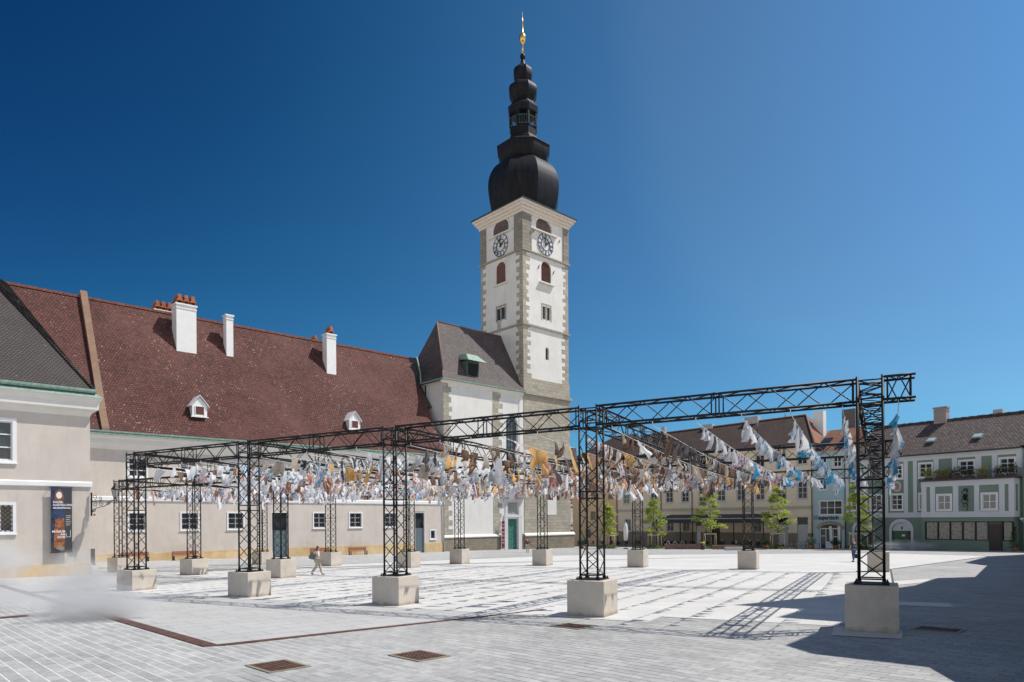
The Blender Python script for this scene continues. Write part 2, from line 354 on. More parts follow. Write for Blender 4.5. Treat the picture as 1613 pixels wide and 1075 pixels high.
def truss(parent, a, b, pitch, joints, xdir, ydir):
    """square lattice member from a to b; xdir / ydir are the half-width vectors"""
    a = Vector(a); b = Vector(b); X = Vector(xdir); Y = Vector(ydir)
    for i, (p, q) in enumerate(((-1, -1), (1, -1), (1, 1), (-1, 1))):
        c = MB(); c.tube(a+X*p+Y*q, b+X*p+Y*q, RC, 8)
        L = (b-a).length
        for jt in joints:
            if .05 < jt < L-.05:
                m0 = a+(b-a)*(jt/L)+X*p+Y*q; dd = (b-a).normalized()*.07; c.tube(m0-dd, m0+dd, RC*1.18, 8)
        c.build('chord', steel, parent)
    m_ = MB()
    js = [0]+list(joints)+[(b-a).length]; L = (b-a).length; dirn = (b-a).normalized()
    for j0, j1 in zip(js, js[1:]):
        g_ = .1; p0 = a+dirn*(j0+g_); p1 = a+dirn*(j1-g_)
        if j1-j0 < .35: continue
        zig(m_, p0, p1, -X-Y, X-Y, pitch, RW, 0); zig(m_, p0, p1, -X+Y, X+Y, pitch, RW, 1)
        zig(m_, p0, p1, -X-Y, -X+Y, pitch, RW, 1); zig(m_, p0, p1, X-Y, X+Y, pitch, RW, 0)
        for e_ in (p0, p1):
            m_.tube(e_-X-Y, e_+X-Y, RW*1.25, 5); m_.tube(e_-X+Y, e_+X+Y, RW*1.25, 5); m_.tube(e_-X-Y, e_-X+Y, RW*1.25, 5); m_.tube(e_+X-Y, e_+X+Y, RW*1.25, 5)
    m_.build('lattice', steel, parent)
def column(s, t, hb, lab):
    x, y = ST(s, t); z0 = gz(x, y)
    o = empty('lattice_column', (x, y, z0+hb), TH, lab, 'steel column', 'black lattice columns of the canopy')
    truss(o, (0, 0, .03), (0, 0, H+.06-hb), .44, [(H+.06-hb)*.5-.1, H-.53-hb], (HW, 0, 0), (0, HW, 0))
    p = MB(); p.box(-.38, .38, -.38, .38, 0, .025); p.build('base_plate', steel, o)
    q = MB()
    for sx in (-1, 1):
        for sy in (-1, 1):
            q.tube((sx*.34, sy*.34, .02), (sx*.34, sy*.34, .09), .018, 6); q.tube((sx*.34, sy*.34, .025), (sx*.34, sy*.34, .05), .03, 6)
            q.box(sx*.27-.045, sx*.27+.045, sy*.27-.045, sy*.27+.045, .025, .1)
    q.build('anchor_bolts', steel, o)
def beam(s0, t0, s1, t1, lab, joints=None, grp='black lattice beams of the canopy roof'):
    a = Vector((*ST(s0, t0), 0)); b = Vector((*ST(s1, t1), 0)); a.z = gz(a.x, a.y)+H-HW; b.z = gz(b.x, b.y)+H-HW
    o = empty('lattice_beam', a, 0, lab, 'steel beam', grp); d = b-a; L = d.length
    side = Vector((-d.y, d.x, 0)).normalized()*HW
    n = max(1, round(L/3.63)); truss(o, (0, 0, 0), d, .6, [L*k/n for k in range(1, n)], side, (0, 0, HW))
num = ['rightmost', 'second from the right', 'middle', 'second from the left', 'leftmost']
ph = {(0, 0): 1.12, (1, 0): 1.04, (2, 0): .98, (3, 0): .97, (4, 0): .9}
for k in range(5):
    block(k*BAY, 0, ph[(k, 0)], ['large shaded concrete block under the nearest front column at right', 'concrete block under the second front column from the right', 'concrete block under the middle front column', 'concrete block under the second front column from the left', 'concrete block under the leftmost front column'][k])
    column(k*BAY, 0, ph[(k, 0)], ['tallest nearest black lattice column at the right end of the front row', 'black lattice column second from the right in the front row', 'black lattice column in the middle of the front row', 'black lattice column second from the left in the front row', 'black lattice column at the left end of the front row'][k])
    hb = [1.18, 1.18, 1.2, 1.2, 1.18][k]
    block(k*BAY, 26.41, hb, 'concrete block under the back row column, %s of five' % num[k])
    column(k*BAY, 26.41, hb, 'distant lattice column of the back row, %s of five' % num[k])
    beam(k*BAY, HW, k*BAY, 26.41-HW, 'long lattice beam from the front row to the back row, %s of five' % num[k])
bn = ['first', 'second', 'third', 'fourth']
for t_, nm in ((0, 'front'), (13.2, 'middle'), (26.41, 'back')):
    beam(-.95, t_, -HW, t_, 'short overhanging lattice beam stub at the right end of the %s row' % nm, grp='beam stubs past the right columns')
    for k in range(4):
        beam(k*BAY+HW, t_, (k+1)*BAY-HW, t_, 'lattice beam of the %s row, %s bay from the right' % (nm, bn[k]))
S2, D2 = 29.4, 7.44
for j, (t_, nm) in enumerate(((8.67, 'nearer'), (20.44, 'farther'))):
    for k in range(3):
        hb = [[1.05, .98, .97], [1.13, 1.05, 1.02]][j][k]
        w_ = ['right', 'middle', 'left'][k]
        block(S2+k*D2, t_, hb, 'concrete block of the left wing, %s row, %s of three' % (nm, w_))
        column(S2+k*D2, t_, hb, 'thin lattice column of the left wing, %s row, %s of three' % (nm, w_))
        if k < 2: beam(S2+k*D2+HW, t_, S2+(k+1)*D2-HW, t_, 'left wing lattice beam, %s row, %s bay' % (nm, 'left' if k else 'right'))
for k in range(1, 3): beam(S2+k*D2, 8.67+HW, S2+k*D2, 20.44-HW, 'left wing lattice beam running back from its %s column' % ['', 'middle', 'left'][k])
# ------------------------------------------------------------------ strings of cloth
def cloth(name, cs, pat=.5, trans=.28):
    m, t, p = newmat(name); co = coords(t); out = t.nodes["Material Output"]
    n = noise(t, co, 3.2, 3, .5); n2 = noise(t, co, 9, 3, .6)
    st = [(.32, cs[0])]
    for i, c in enumerate(cs[1:]): st.append((.45+.18*i/max(1, len(cs)-1), c))
    if len(st) < 2: st.append((.7, sc3(cs[0], 1.1)))
    col_ = ramp(t, n, st)
    t.links.new(col_, p.inputs['Base Color']); p.inputs['Roughness'].default_value = .75
    tr = nd(t, "ShaderNodeBsdfTranslucent"); t.links.new(col_, tr.inputs[0]); mx = nd(t, "ShaderNodeMixShader"); mx.inputs[0].default_value = trans
    t.links.new(p.outputs[0], mx.inputs[1]); t.links.new(tr.outputs[0], mx.inputs[2]); t.links.new(mx.outputs[0], out.inputs[0]); return m
W_ = (.70, .70, .71); CL = {
 'white': cloth('white_cloth', [W_, (.7, .72, .76)]), 'whiteblack': cloth('printed_cloth', [W_, W_, (.04, .04, .05)]),
 'sky': cloth('sky_blue_cloth', [(.03, .25, .5), (.07, .38, .68), W_]), 'teal': cloth('teal_cloth', [(.02, .2, .34), (.06, .36, .6)]),
 'lightblue': cloth('light_blue_cloth', [(.35, .56, .78), W_]), 'taupe': cloth('taupe_cloth', [(.26, .2, .16), (.42, .36, .3)]),
 'grey': cloth('grey_cloth', [(.22, .23, .27), (.42, .43, .47)]), 'brown': cloth('brown_cloth', [(.10, .055, .04), (.22, .13, .09)]),
 'gold': cloth('golden_cloth', [(.42, .19, .04), (.62, .36, .12)]), 'amber': cloth('amber_cloth', [(.3, .11, .03), (.55, .28, .08), W_]),
 'pink': cloth('pink_cloth', [(.45, .06, .17), (.6, .3, .36), W_]), 'rose': cloth('rose_cloth', [W_, (.55, .38, .32), (.42, .16, .1)]),
 'dark': cloth('dark_cloth', [(.03, .03, .035), (.12, .1, .1)]), 'mixed': cloth('patchwork_cloth', [(.3, .14, .1), W_, (.12, .2, .3)]),
 'beigec': cloth('beige_cloth', [(.55, .46, .36), (.7, .64, .55)])}
def flag_mesh(kind, mat):
    """a small limp piece of cloth hanging from z=0, blown towards -x; unit width and length"""
    w0 = random.uniform(.8, 1.1); tip = random.choice([.2, .65, .95, 1.0, 1.1]); NX, NZ = 5, 8; vs = []; ph_ = random.uniform(0, 6); amp = random.uniform(.1, .3); lean = random.uniform(.0, .35); tw = random.uniform(-.8, .8); sk = random.uniform(-.3, .3)
    for j in range(NZ+1):
        f = j/NZ
        for i in range(NX+1):
            u = (i/NX-.5)*w0*(1+(tip-1)*f)
            a = tw*f
            off = amp*math.sin(ph_+i*1.7+f*4)*(.25+f)
            x = u*math.cos(a)+sk*f*.5; y = u*math.sin(a)+off+lean*f*f
            z = -f*(1-.25*lean*f)+(.06*math.sin(i*2.1+ph_)*f)
            vs.append((x, y, z))
    fs = [(j*(NX+1)+i, j*(NX+1)+i+1, (j+1)*(NX+1)+i+1, (j+1)*(NX+1)+i) for j in range(NZ) for i in range(NX)]
    m_ = MB(); m_.add(vs, fs, True); o = m_.build('flag', mat, recalc=False); me = o.data; bpy.data.objects.remove(o); return me
FM = {k: [flag_mesh(k, m) for _ in range(7)] for k, m in CL.items()}
cordm = plain('white_cord', (.75, .75, .73), .8)
def palette(s, t):
    r = random.random
    if s < 3: P = 'sky sky teal white lightblue sky white'.split()
    elif s < 4.5: P = 'sky white lightblue grey whiteblack pink teal'.split() if t > 5 else 'white sky lightblue'.split()
    elif s < 7: P = 'taupe grey brown whiteblack taupe dark brown dark brown taupe gold lightblue'.split()
    elif s < 11: P = 'gold brown brown taupe gold dark amber dark grey amber whiteblack pink brown'.split() if t < 14 else 'grey white whiteblack taupe dark rose dark brown'.split()
    elif s < 16: P = 'gold brown white grey taupe amber white rose whiteblack dark gold brown'.split()
    elif s < 21: P = 'white gold white pink brown grey brown amber rose mixed taupe whiteblack white'.split()
    elif s < 27: P = 'mixed amber sky white grey taupe rose pink brown white white'.split()
    else: P = 'white rose white lightblue brown grey pink mixed white whiteblack'.split()
    return random.choice(P)
def strand(s, t0, t1, lab, step, big, sag=.35):
    a = Vector((*ST(s, t0), 0)); b = Vector((*ST(s, t1), 0)); za = gz(a.x, a.y)+H-2*HW-.1; zb = gz(b.x, b.y)+H-2*HW-.1
    o = empty('bunting_string', (a.x, a.y, za), TH, lab, 'bunting', 'strings of cloth scraps hung under the canopy')
    L = t1-t0
    def zz(t): f = t/L; return (zb-za)*f-sag*4*f*(1-f)
    c = MB(); n = 14
    for k in range(n): c.tube((0, L*k/n, zz(L*k/n)), (0, L*(k+1)/n, zz(L*(k+1)/n)), .8*.011, 5, caps=False)
    c.tube((0, 0, 0), (0, 0, .1), .012, 5); c.build('cord', cordm, o)
    t = random.uniform(.5, 1.3); cnt = 0; last = None
    while t < L-.3 and cnt < 98:
        k = last if last and random.random() < .35 else palette(s, t); last = k
        l_ = random.uniform(.26, .52)*big
        if random.random() < .1: l_ *= 1.7
        w_ = random.uniform(.16, .36)
        if s > 7 and t < 9 and random.random() < .4: l_ *= 1.2; w_ *= 1.25
        f = bpy.data.objects.new('flag', random.choice(FM[k])); COL.objects.link(f); f.parent = o
        f.location = (0, t, zz(t)-.005); f.rotation_euler = (random.uniform(-.7, .35) if s > 6 else random.uniform(-.3, .3), random.uniform(-.1, .45), R(90)+random.uniform(-.5, .5)); f.scale = (w_, w_, l_)
        t += random.uniform(.5, 1.25)*step; cnt += 1
ords = ['first', 'second', 'third', 'fourth', 'fifth', 'sixth']
def desc(s):
    if s < 3: return 'sky blue and white cloth'
    if s < 4.5: return 'blue, white and pink cloth'
    if s < 7: return 'taupe, grey and brown cloth'
    if s < 11: return 'golden, brown and grey cloth'
    if s < 16: return 'amber, grey and brown cloth'
    if s < 21: return 'grey, gold and pink cloth'
    if s < 27: return 'patchwork coloured cloth'
    return 'white and rose cloth'
for n_ in range(25):
    s = (n_-.5)*BAY/6
    if n_ == 0: lab = 'lone string of blue and white cloth hanging off the right end stub'
    else: lab = '%s string, %s from right within %s bay from right' % (desc(s), ords[(n_-1) % 6], bn[(n_-1)//6])
    st_ = .8 if s < 1 else (.58 if s < 5 else .62)
    strand(s, .1, 26.2, lab, st_, 1.25 if s < 3 else (1.0 if s < 7 else 1.2 if s < 19 else 1.05), .3 if s > 1 else .5)
for n_ in range(12):
    s = S2+.62+n_*D2/6
    strand(s, 8.9, 20.2, '%s string of the left wing, %s from right, %s bay' % (['rose and white cloth', 'white and light blue cloth'][n_ > 5], ords[n_ % 6], ['right', 'left'][n_ > 5]), .42, 1.1, .25)
# ------------------------------------------------------------------ building helpers (local x along the wall, -y towards the square)
def shell(m_, x0, x1, z0, z1, D, holes=(), y0=0, rev=.2):
    """outer walls with rectangular holes (x0,x1,z0,z1[,arch rise]) in the front and their reveals"""
    X = sorted({x0, x1, *[h[0] for h in holes], *[h[1] for h in holes]}); Z = sorted({z0, z1, *[h[2] for h in holes], *[h[3] for h in holes]})
    for a, b in zip(X, X[1:]):
        for c, d in zip(Z, Z[1:]):
            mx, mz = (a+b)/2, (c+d)/2
            if any(h[0] < mx < h[1] and h[2] < mz < h[3] for h in holes): continue
            m_.face([(a, y0, c), (b, y0, c), (b, y0, d), (a, y0, d)])
    for h in holes:
        a, b, c, d = h[:4]; q = y0+rev
        m_.face([(a, y0, c), (a, q, c), (a, q, d), (a, y0, d)]); m_.face([(b, y0, c), (b, y0, d), (b, q, d), (b, q, c)])
        m_.face([(a, y0, c), (b, y0, c), (b, q, c), (a, q, c)]); m_.face([(a, y0, d), (a, q, d), (b, q, d), (b, y0, d)])
        if len(h) > 4:
            r = h[4]; n = 8; w2 = (b-a)/2; cx = (a+b)/2
            arc = [(cx-w2*math.cos(math.pi*k/n), d-r+r*math.sin(math.pi*k/n)) for k in range(n+1)]
            for p, q2 in zip(arc, arc[1:]):
                m_.face([(p[0], y0, p[1]), (q2[0], y0, q2[1]), (q2[0], y0, d), (p[0], y0, d)])
                m_.face([(p[0], y0, p[1]), (p[0], q, p[1]), (q2[0], q, q2[1]), (q2[0], y0, q2[1])])
    m_.face([(x0, y0, z0), (x0, y0, z1), (x0, y0+D, z1), (x0, y0+D, z0)]); m_.face([(x1, y0, z0), (x1, y0+D, z0), (x1, y0+D, z1), (x1, y0, z1)])
    m_.face([(x0, y0+D, z0), (x0, y0+D, z1), (x1, y0+D, z1), (x1, y0+D, z0)]); m_.face([(x0, y0, z1), (x1, y0, z1), (x1, y0+D, z1), (x0, y0+D, z1)])
def window(par, x0, x1, z0, z1, cols=2, rows=2, surr=.14, fm=None, gm=None, y0=0, dep=.14, sill=True, bar=.035, fr=.07, grille=False, name='window', smat=None, proud=.035):
    fm = fm or white; m_ = MB(); y = y0+dep
    m_.box(x0, x0+fr, y-.05, y, z0, z1); m_.box(x1-fr, x1, y-.05, y, z0, z1); m_.box(x0+fr, x1-fr, y-.05, y, z0, z0+fr); m_.box(x0+fr, x1-fr, y-.05, y, z1-fr, z1)
    for k in range(1, cols): x = x0+(x1-x0)*k/cols; m_.box(x-bar*1.3, x+bar*1.3, y-.045, y, z0+fr, z1-fr)
    for k in range(1, rows):
        z = z0+(z1-z0)*k/rows
        for c in range(cols):
            xa = x0+fr if c == 0 else x0+(x1-x0)*c/cols+bar*1.3; xb = x1-fr if c == cols-1 else x0+(x1-x0)*(c+1)/cols-bar*1.3
            m_.box(xa, xb, y-.04, y, z-bar, z+bar)
    o = m_.build(name, fm, par)
    p = MB(); p.box(x0+.02, x1-.02, y, y+.02, z0+.02, z1-.02); p.build('pane', gm or glass, o)
    if surr:
        s = MB(); s.box(x0-surr, x0, y0-proud, y0+.02, z0-surr*.8, z1+surr); s.box(x1, x1+surr, y0-proud, y0+.02, z0-surr*.8, z1+surr)
        s.box(x0, x1, y0-proud, y0+.02, z1, z1+surr); s.box(x0, x1, y0-proud, y0+.02, z0-surr*.8, z0)
        if sill: s.box(x0-surr-.05, x1+surr+.05, y0-.1, y0-proud, z0-surr*.8-.06, z0-surr*.8+.03)
        s.build('surround', smat or fm, o)
    if grille:
        g_ = MB(); n = max(3, round((x1-x0)/.2)); hh = z1-z0; ww = x1-x0
        k = -hh
        while k < ww:
            for sgn in (1, -1):
                pts = []
                for (px, pz) in ((k, 0), (k+hh, hh)):
                    pts.append((px, pz))
                (ax, az), (bx, bz) = pts
                if ax < 0: az -= ax; ax = 0
                if bx > ww: bz -= (bx-ww); bx = ww
                if sgn < 0: ax, bx = ww-ax, ww-bx
                g_.tube((x0+ax, y0+.02, z0+az), (x0+bx, y0+.02, z0+bz), .014, 4, caps=False)
            k += .26
        g_.build('grille', dark, o)
    return o
def door(par, x0, x1, z0, z1, mat, y0=0, dep=.15, panels=3, label=None, split=False, transom=0):
    m_ = MB(); y = y0+dep; zt = z1-transom
    m_.box(x0, x1, y, y+.06, z0, zt)
    cols = 2 if split else 1
    for c in range(cols):
        a = x0+(x1-x0)*c/cols+.1; b = x0+(x1-x0)*(c+1)/cols-.1
        for k in range(panels):
            c0 = z0+.15+(zt-z0-.15)*k/panels; c1 = z0+(zt-z0-.15)*(k+1)/panels+.05
            m_.box(a, b, y-.025, y, c0, c1)
    o = m_.build('door', mat, par)
    h = MB(); h.tube((x1-.14, y-.07, z0+1.05), (x1-.14, y, z0+1.05), .02, 6); h.tube((x1-.26, y-.07, z0+1.05), (x1-.12, y-.07, z0+1.05), .014, 6); h.build('handle', dark, o)
    if transom:
        t_ = MB(); t_.box(x0+.03, x1-.03, y+.02, y+.04, zt+.04, z1-.03); t_.build('pane', glass, o)
    if label: o['label'] = label
    return o
def gutter(par, x0, x1, y, z, mat, r=.09):
    m_ = MB(); prof = [(y-r, z+r*.9), (y-r, z-r*.2), (y-r*.5, z-r), (y+r*.5, z-r), (y+r, z-r*.2), (y+r, z+r*.9), (y+r*.8, z+r*.9), (y+r*.7, z), (y-r*.7, z), (y-r*.8, z+r*.9)]
    m_.prism(prof, x0, x1); return m_.build('gutter', mat, par)
def cornice(par, prof, x0, x1, mat, name='cornice'):
    m_ = MB(); m_.prism(prof, x0, x1); return m_.build(name, mat, par)
def hiproof(par, vs, fs, mat, name='roof'):
    m_ = MB(); m_.add(vs, fs); return m_.build(name, mat, par)
def chimney(par, x, y, z0, z1, wx, wy, mat, pots=0, cap=True, potm=None, flash=None):
    m_ = MB(); m_.box(x-wx/2, x+wx/2, y-wy/2, y+wy/2, z0, z1-.55)
    if cap:
        m_.box(x-wx/2-.05, x+wx/2+.05, y-wy/2-.05, y+wy/2+.05, z1-.55, z1-.45); m_.box(x-wx/2, x+wx/2, y-wy/2, y+wy/2, z1-.45, z1-.16)
        m_.box(x-wx/2-.1, x+wx/2+.1, y-wy/2-.1, y+wy/2+.1, z1-.16, z1)
    else: m_.box(x-wx/2, x+wx/2, y-wy/2, y+wy/2, z1-.55, z1)
    o = m_.build('chimney', mat, par)
    if pots:
        for k in range(pots):
            px = x if pots == 1 else x-wx/2+wx*(k+.5)/pots; q = MB(); sz = min(wx/pots*.42, .27)
            # tented clay cowl: legs, slanted tiles, small box on top
            q.box(px-sz, px-sz+.07, y-wy/2, y+wy/2, z1, z1+.3); q.box(px+sz-.07, px+sz, y-wy/2, y+wy/2, z1, z1+.3)
            q.prism([(px-sz-.06, z1+.28), (px+sz+.06, z1+.28), (px+sz*.45, z1+.62), (px-sz*.45, z1+.62)], y-wy/2-.08, y+wy/2+.08, 'y')
            q.prism([(px-sz*.75, z1+.62), (px+sz*.75, z1+.62), (px+sz*.55, z1+.95), (px-sz*.55, z1+.95)], y-wy/2, y+wy/2, 'y')
            q.build('chimney_pot', potm or clay, o)
    if flash:
        f = MB(); f.box(x-wx/2-.12, x+wx/2+.12, y-wy/2-.16, y-wy/2-.02, z0+flash-.5, z0+flash-.28); f.build('flashing', rust, o)
    return o
clay = plain('clay_pots', (.36, .12, .055), .8, var=.35, nscale=3)
tile_red = brickish('red_roof_tiles', (.175, .052, .040), (.075, .022, .017), (.02, .008, .006), .26, .24, .04, .88, spots=.7, spotc=(.55, .46, .43), patch=.35, patchc=(.21, .10, .082), bm=.9)
tile_brown = brickish('brown_roof_tiles', (.088, .068, .06), (.062, .048, .043), (.012, .01, .01), .2, .17, .035, .75, spots=.4, spotc=(.3, .28, .26), bm=.7)
sand = brickish('sandstone_plinth', (.60, .43, .22), (.68, .52, .32), (.42, .33, .2), 1.5, .9, .008, .85, bm=.15, varn=.8)
brick = brickish('old_brick', (.28, .14, .08), (.2, .12, .08), (.22, .19, .15), .3, .14, .012, .9, patch=.6, patchc=(.25, .2, .15))
# ---------------------------------------------------------------- long wing
PL = .7495
o = L2 = empty('museum_wing', (-24.30, 74.157, -1.2), PL, 'long beige wing with steep red tiled roof and three white chimneys', 'building')
def rel(o, z): return z-o.location.z
DZ = 1.2      # local z = world z + DZ
def Z(z): return z+DZ
lowwin = [(-15.7, -14.1), (-11.1, -9.3), (-6.6, -4.8), (2.8, 4.45), (7.3, 9.1), (12.05, 13.85)]
upwin = [(-15.55, -14.1), (-11, -9.55), (-6.4, -4.95), (-1.7, -.25), (2.9, 4.35), (7.5, 8.95), (12.2, 13.65), (16.6, 18.05)]
holes = [(a+.14, b-.14, Z(2.0), Z(3.6)) for a, b in lowwin]+[(a, b, Z(7.05), Z(8.75)) for a, b in upwin]
holes += [(-1.95, -.05, -1.6, Z(3.72)), (16.5, 18.1, -1.6, Z(3.8)), (19.0, 19.7, Z(.35), Z(1.42))]
m_ = MB(); shell(m_, -34, 21.2, -2.5, Z(10.6), 16, holes); m_.build('wall', beige, L2)
m_ = MB(); m_.prism([(-.03, Z(4.72)), (-.09, Z(4.76)), (-.09, Z(5.08)), (-.03, Z(5.14)), (.01, Z(5.14)), (.01, Z(4.72))], -34, 21.2); m_.build('string_course', white, L2)
m_ = MB()
for a, b in ((-34, -1.95), (-.05, 16.5), (18.1, 21.2)): m_.box(a, b, -.06, .01, -2.4, Z(-.16))
m_.build('plinth', sand, L2)
cornice(L2, [(0, Z(9.45)), (-.12, Z(9.5)), (-.2, Z(9.85)), (-.5, Z(10.0)), (-.5, Z(10.4)), (-.68, Z(10.55)), (-.72, Z(10.8)), (0, Z(10.8))], -34, 21.2, cream_trim)
m_ = MB(); m_.box(-34, 21.3, -.86, -.72, Z(10.72), Z(10.84)); m_.build('eaves_flashing', green_cu, L2)
gutter(L2, -34, 21.3, -.78, Z(10.98), green_cu, .1)
# roof prism
hiproof(L2, [(-34, -.72, Z(10.95)), (21.25, -.72, Z(10.95)), (21.25, 8.1, Z(25.25)), (-34, 8.1, Z(25.25)), (-34, 16.9, Z(10.95)), (21.25, 16.9, Z(10.95)), (21.25, .6, Z(12.7)), (-34, .6, Z(12.7))],
        [(0, 1, 6, 7), (7, 6, 2, 3), (3, 2, 5, 4), (0, 7, 3, 4), (1, 5, 2, 6), (0, 4, 5, 1)], tile_red)
m_ = MB(); random.seed(3)
x = -34
while x < 21.2: m_.box(x, min(x+.40, 21.25), 7.94, 8.26, Z(25.12)+random.uniform(0, .03), Z(25.36)+random.uniform(0, .03)); x += .42
m_.build('ridge_tiles', plain('muted_ridge_clay', (.20, .08, .055), .85, var=.3, nscale=2), L2)
# parapet wall across the roof
def roof_y(z): return .6+(z-12.7)*(7.5/12.55)
m_ = MB(); P = [(-.8, Z(10.9)), (-.72, Z(11.35)), (.55, Z(13.2)), (7.95, Z(25.9)), (8.6, Z(25.9)), (8.1, Z(25.1)), (.6, Z(12.6)), (-.7, Z(10.9))]
m_.prism(P, -17.9, -17.3); fw_ = m_.build('parapet_wall', brick, L2)
def on_roof(z): return roof_y(z)
chimney(L2, -8.7, on_roof(21.2)+.45, Z(19.9), Z(25.8), 2.0, 1.5, white, 3, flash=.45)
chimney(L2, -4.1, on_roof(21.2)+.35, Z(20.1), Z(25.65), .75, .9, white, 0, flash=.45)
chimney(L2, 8.15, on_roof(21.0)+.4, Z(19.8), Z(25.7), 1.25, 1.1, white, 1, flash=.45)
chimney(L2, -9.6, 9.6, Z(21), Z(25.75), 2.4, 1.2, white, 4)
chimney(L2, 8.2, 10.0, Z(21), Z(25.4), 1.0, 1.0, white, 1)
def dormer(x, z):
    y = on_roof(z)-.1; m_ = MB(); w2 = .72
    m_.prism([(x-w2, Z(z)), (x+w2, Z(z)), (x+w2, Z(z+1.1)), (x, Z(z+1.95)), (x-w2, Z(z+1.1))], y-.25, y+1.3, 'y')
    m_.box(x-w2-.12, x+w2+.12, y-.33, y-.25, Z(z-.08), Z(z+.02)); d = m_.build('dormer', white, L2)
    r_ = MB(); r_.add([(x-w2-.2, y-.4, Z(z+.98)), (x, y-.4, Z(z+2.1)), (x+w2+.2, y-.4, Z(z+.98)), (x-w2-.2, y+1.7, Z(z+.98)), (x, y+1.9, Z(z+2.1)), (x+w2+.2, y+1.7, Z(z+.98)), (x-w2-.2, y-.4, Z(z+1.06)), (x, y-.4, Z(z+2.18)), (x+w2+.2, y-.4, Z(z+1.06)), (x-w2-.2, y+1.7, Z(z+1.06)), (x, y+1.9, Z(z+2.18)), (x+w2+.2, y+1.7, Z(z+1.06))],
                      [(0, 1, 4, 3), (1, 2, 5, 4), (6, 9, 10, 7), (7, 10, 11, 8), (0, 6, 7, 1), (1, 7, 8, 2), (0, 3, 9, 6), (2, 8, 11, 5)]); r_.build('dormer_roof', white, d)
    p = MB(); p.box(x-.4, x+.4, y-.27, y-.24, Z(z+.22), Z(z+1.0)); p.build('shutter', plain('rust_shutter', (.12, .04, .03), .8), d)
    f = MB(); f.box(x-.46, x-.4, y-.3, y-.25, Z(z+.18), Z(z+1.04)); f.box(x+.4, x+.46, y-.3, y-.25, Z(z+.18), Z(z+1.04)); f.box(x-.4, x+.4, y-.3, y-.25, Z(z+1.0), Z(z+1.06)); f.build('frame', white, d)
dormer(-9.0, 13.3); dormer(8.6, 13.5)
for a, b in lowwin: window(L2, a+.14, b-.14, Z(2.0), Z(3.6), 2, 3, .14, grille=True, proud=.05)
for a, b in upwin: window(L2, a, b, Z(7.05), Z(8.75), 2, 3, .16)
slate_door = plain('slate_grey_door', (.11, .15, .17), .5, var=.08)
for a, b in ((-1.95, -.05), (16.5, 18.1)):
    door(L2, a+.08, b-.08, -1.2 if a > 0 else -.9, Z(3.65), slate_door, panels=1, transom=1.9, dep=.18)
    s = MB(); s.box(a, a+.08, -.03, .2, -1.3, Z(3.65)); s.box(b-.08, b, -.03, .2, -1.3, Z(3.65)); s.box(a, b, -.03, .2, Z(3.65), Z(3.72)); s.build('door_frame', cream_trim, L2)
window(L2, 19.0, 19.7, Z(.35), Z(1.42), 1, 1, .14)
m_ = MB(); m_.path([(21.05, -.78, Z(10.9)), (21.0, -.2, Z(9.4)), (21.0, -.12, Z(-1.4))], .075, 8); m_.build('downpipe', plain('zinc_pipe', (.35, .37, .38), .45, .5), L2)
# benches by the wing
wood = plain('bench_wood', (.30, .12, .07), .6, var=.25, nscale=8)
def bench(x, y, lab, L=2.3):
    o = empty('park_bench', on(x, y), PL, lab, 'bench', 'benches along the wing')
    for k in range(2):
        for sx in (-1, 1):
            if k: continue
            l = MB(); l.box(sx*(L/2-.12)-.05, sx*(L/2-.12)+.05, -.3, .22, 0, .07); l.box(sx*(L/2-.12)-.05, sx*(L/2-.12)+.05, -.28, -.2, .07, .42); l.box(sx*(L/2-.12)-.05, sx*(L/2-.12)+.05, .14, .22, .07, .85); l.build('leg', dark, o)
    s = MB()
    for k in range(4): s.box(-L/2, L/2, -.3+k*.125, -.3+k*.125+.105, .42, .46)
    s.build('seat', wood, o)
    s = MB()
    for k in range(3): s.box(-L/2, L/2, .1, .14, .52+k*.125, .52+k*.125+.11)
    s.build('backrest', wood, o)
def wl(x, y=-.9): # point on the wing frame to world
    c, s = math.cos(PL), math.sin(PL); return (-24.30+x*c-y*s, 74.157+x*s+y*c)
for x_, lab in ((-15.3, 'leftmost red brown bench against the sandstone plinth'), (-11.0, 'red brown bench under the barred window, second from left'), (3.2, 'bench partly hidden behind the walking woman'), (7.9, 'rightmost bench in front of the sandstone plinth')): bench(*wl(x_, -1.0), lab)
# ---------------------------------------------------------------- near left house
DZ = .5
o = L1 = empty('beige_house', (-26.18, 42.34, -.5), PL, 'near beige house at the left edge with brown hipped roof and green copper gutter', 'building')
holes = [(-5.2, -3.92, Z(6.4), Z(8.65)), (-5.1, -3.92, Z(2.25), Z(3.8)), (-9.2, -8.0, Z(6.4), Z(8.65))]
m_ = MB(); shell(m_, -16, 0, -1.5, Z(10.4), 21.5, holes); m_.build('wall', beige, L1)
m_ = MB(); m_.prism([(0, Z(4.93)), (-.1, Z(4.96)), (-.1, Z(5.2)), (0, Z(5.27))], -16, .09); m_.box(.01, .09, .01, 21, Z(4.94), Z(5.25)); m_.build('string_course', white, L1)
m_ = MB(); m_.box(-16, .05, -.05, .01, -1.4, Z(.24)); m_.box(.002, .05, .011, 21, -1.4, Z(.24)); m_.build('plinth', sand, L1)
cornice(L1, [(0, Z(9.3)), (-.1, Z(9.55)), (-.14, Z(9.6)), (-.4, Z(9.72)), (-.42, Z(10.1)), (-.56, Z(10.35)), (-.6, Z(10.5)), (0, Z(10.5))], -16, 0, cream_trim)
m_ = MB(); # returned cornice on the end wall, mitred
prof = [(0, 9.3), (.1, 9.55), (.14, 9.6), (.4, 9.72), (.42, 10.1), (.56, 10.35), (.6, 10.5), (0, 10.5)]
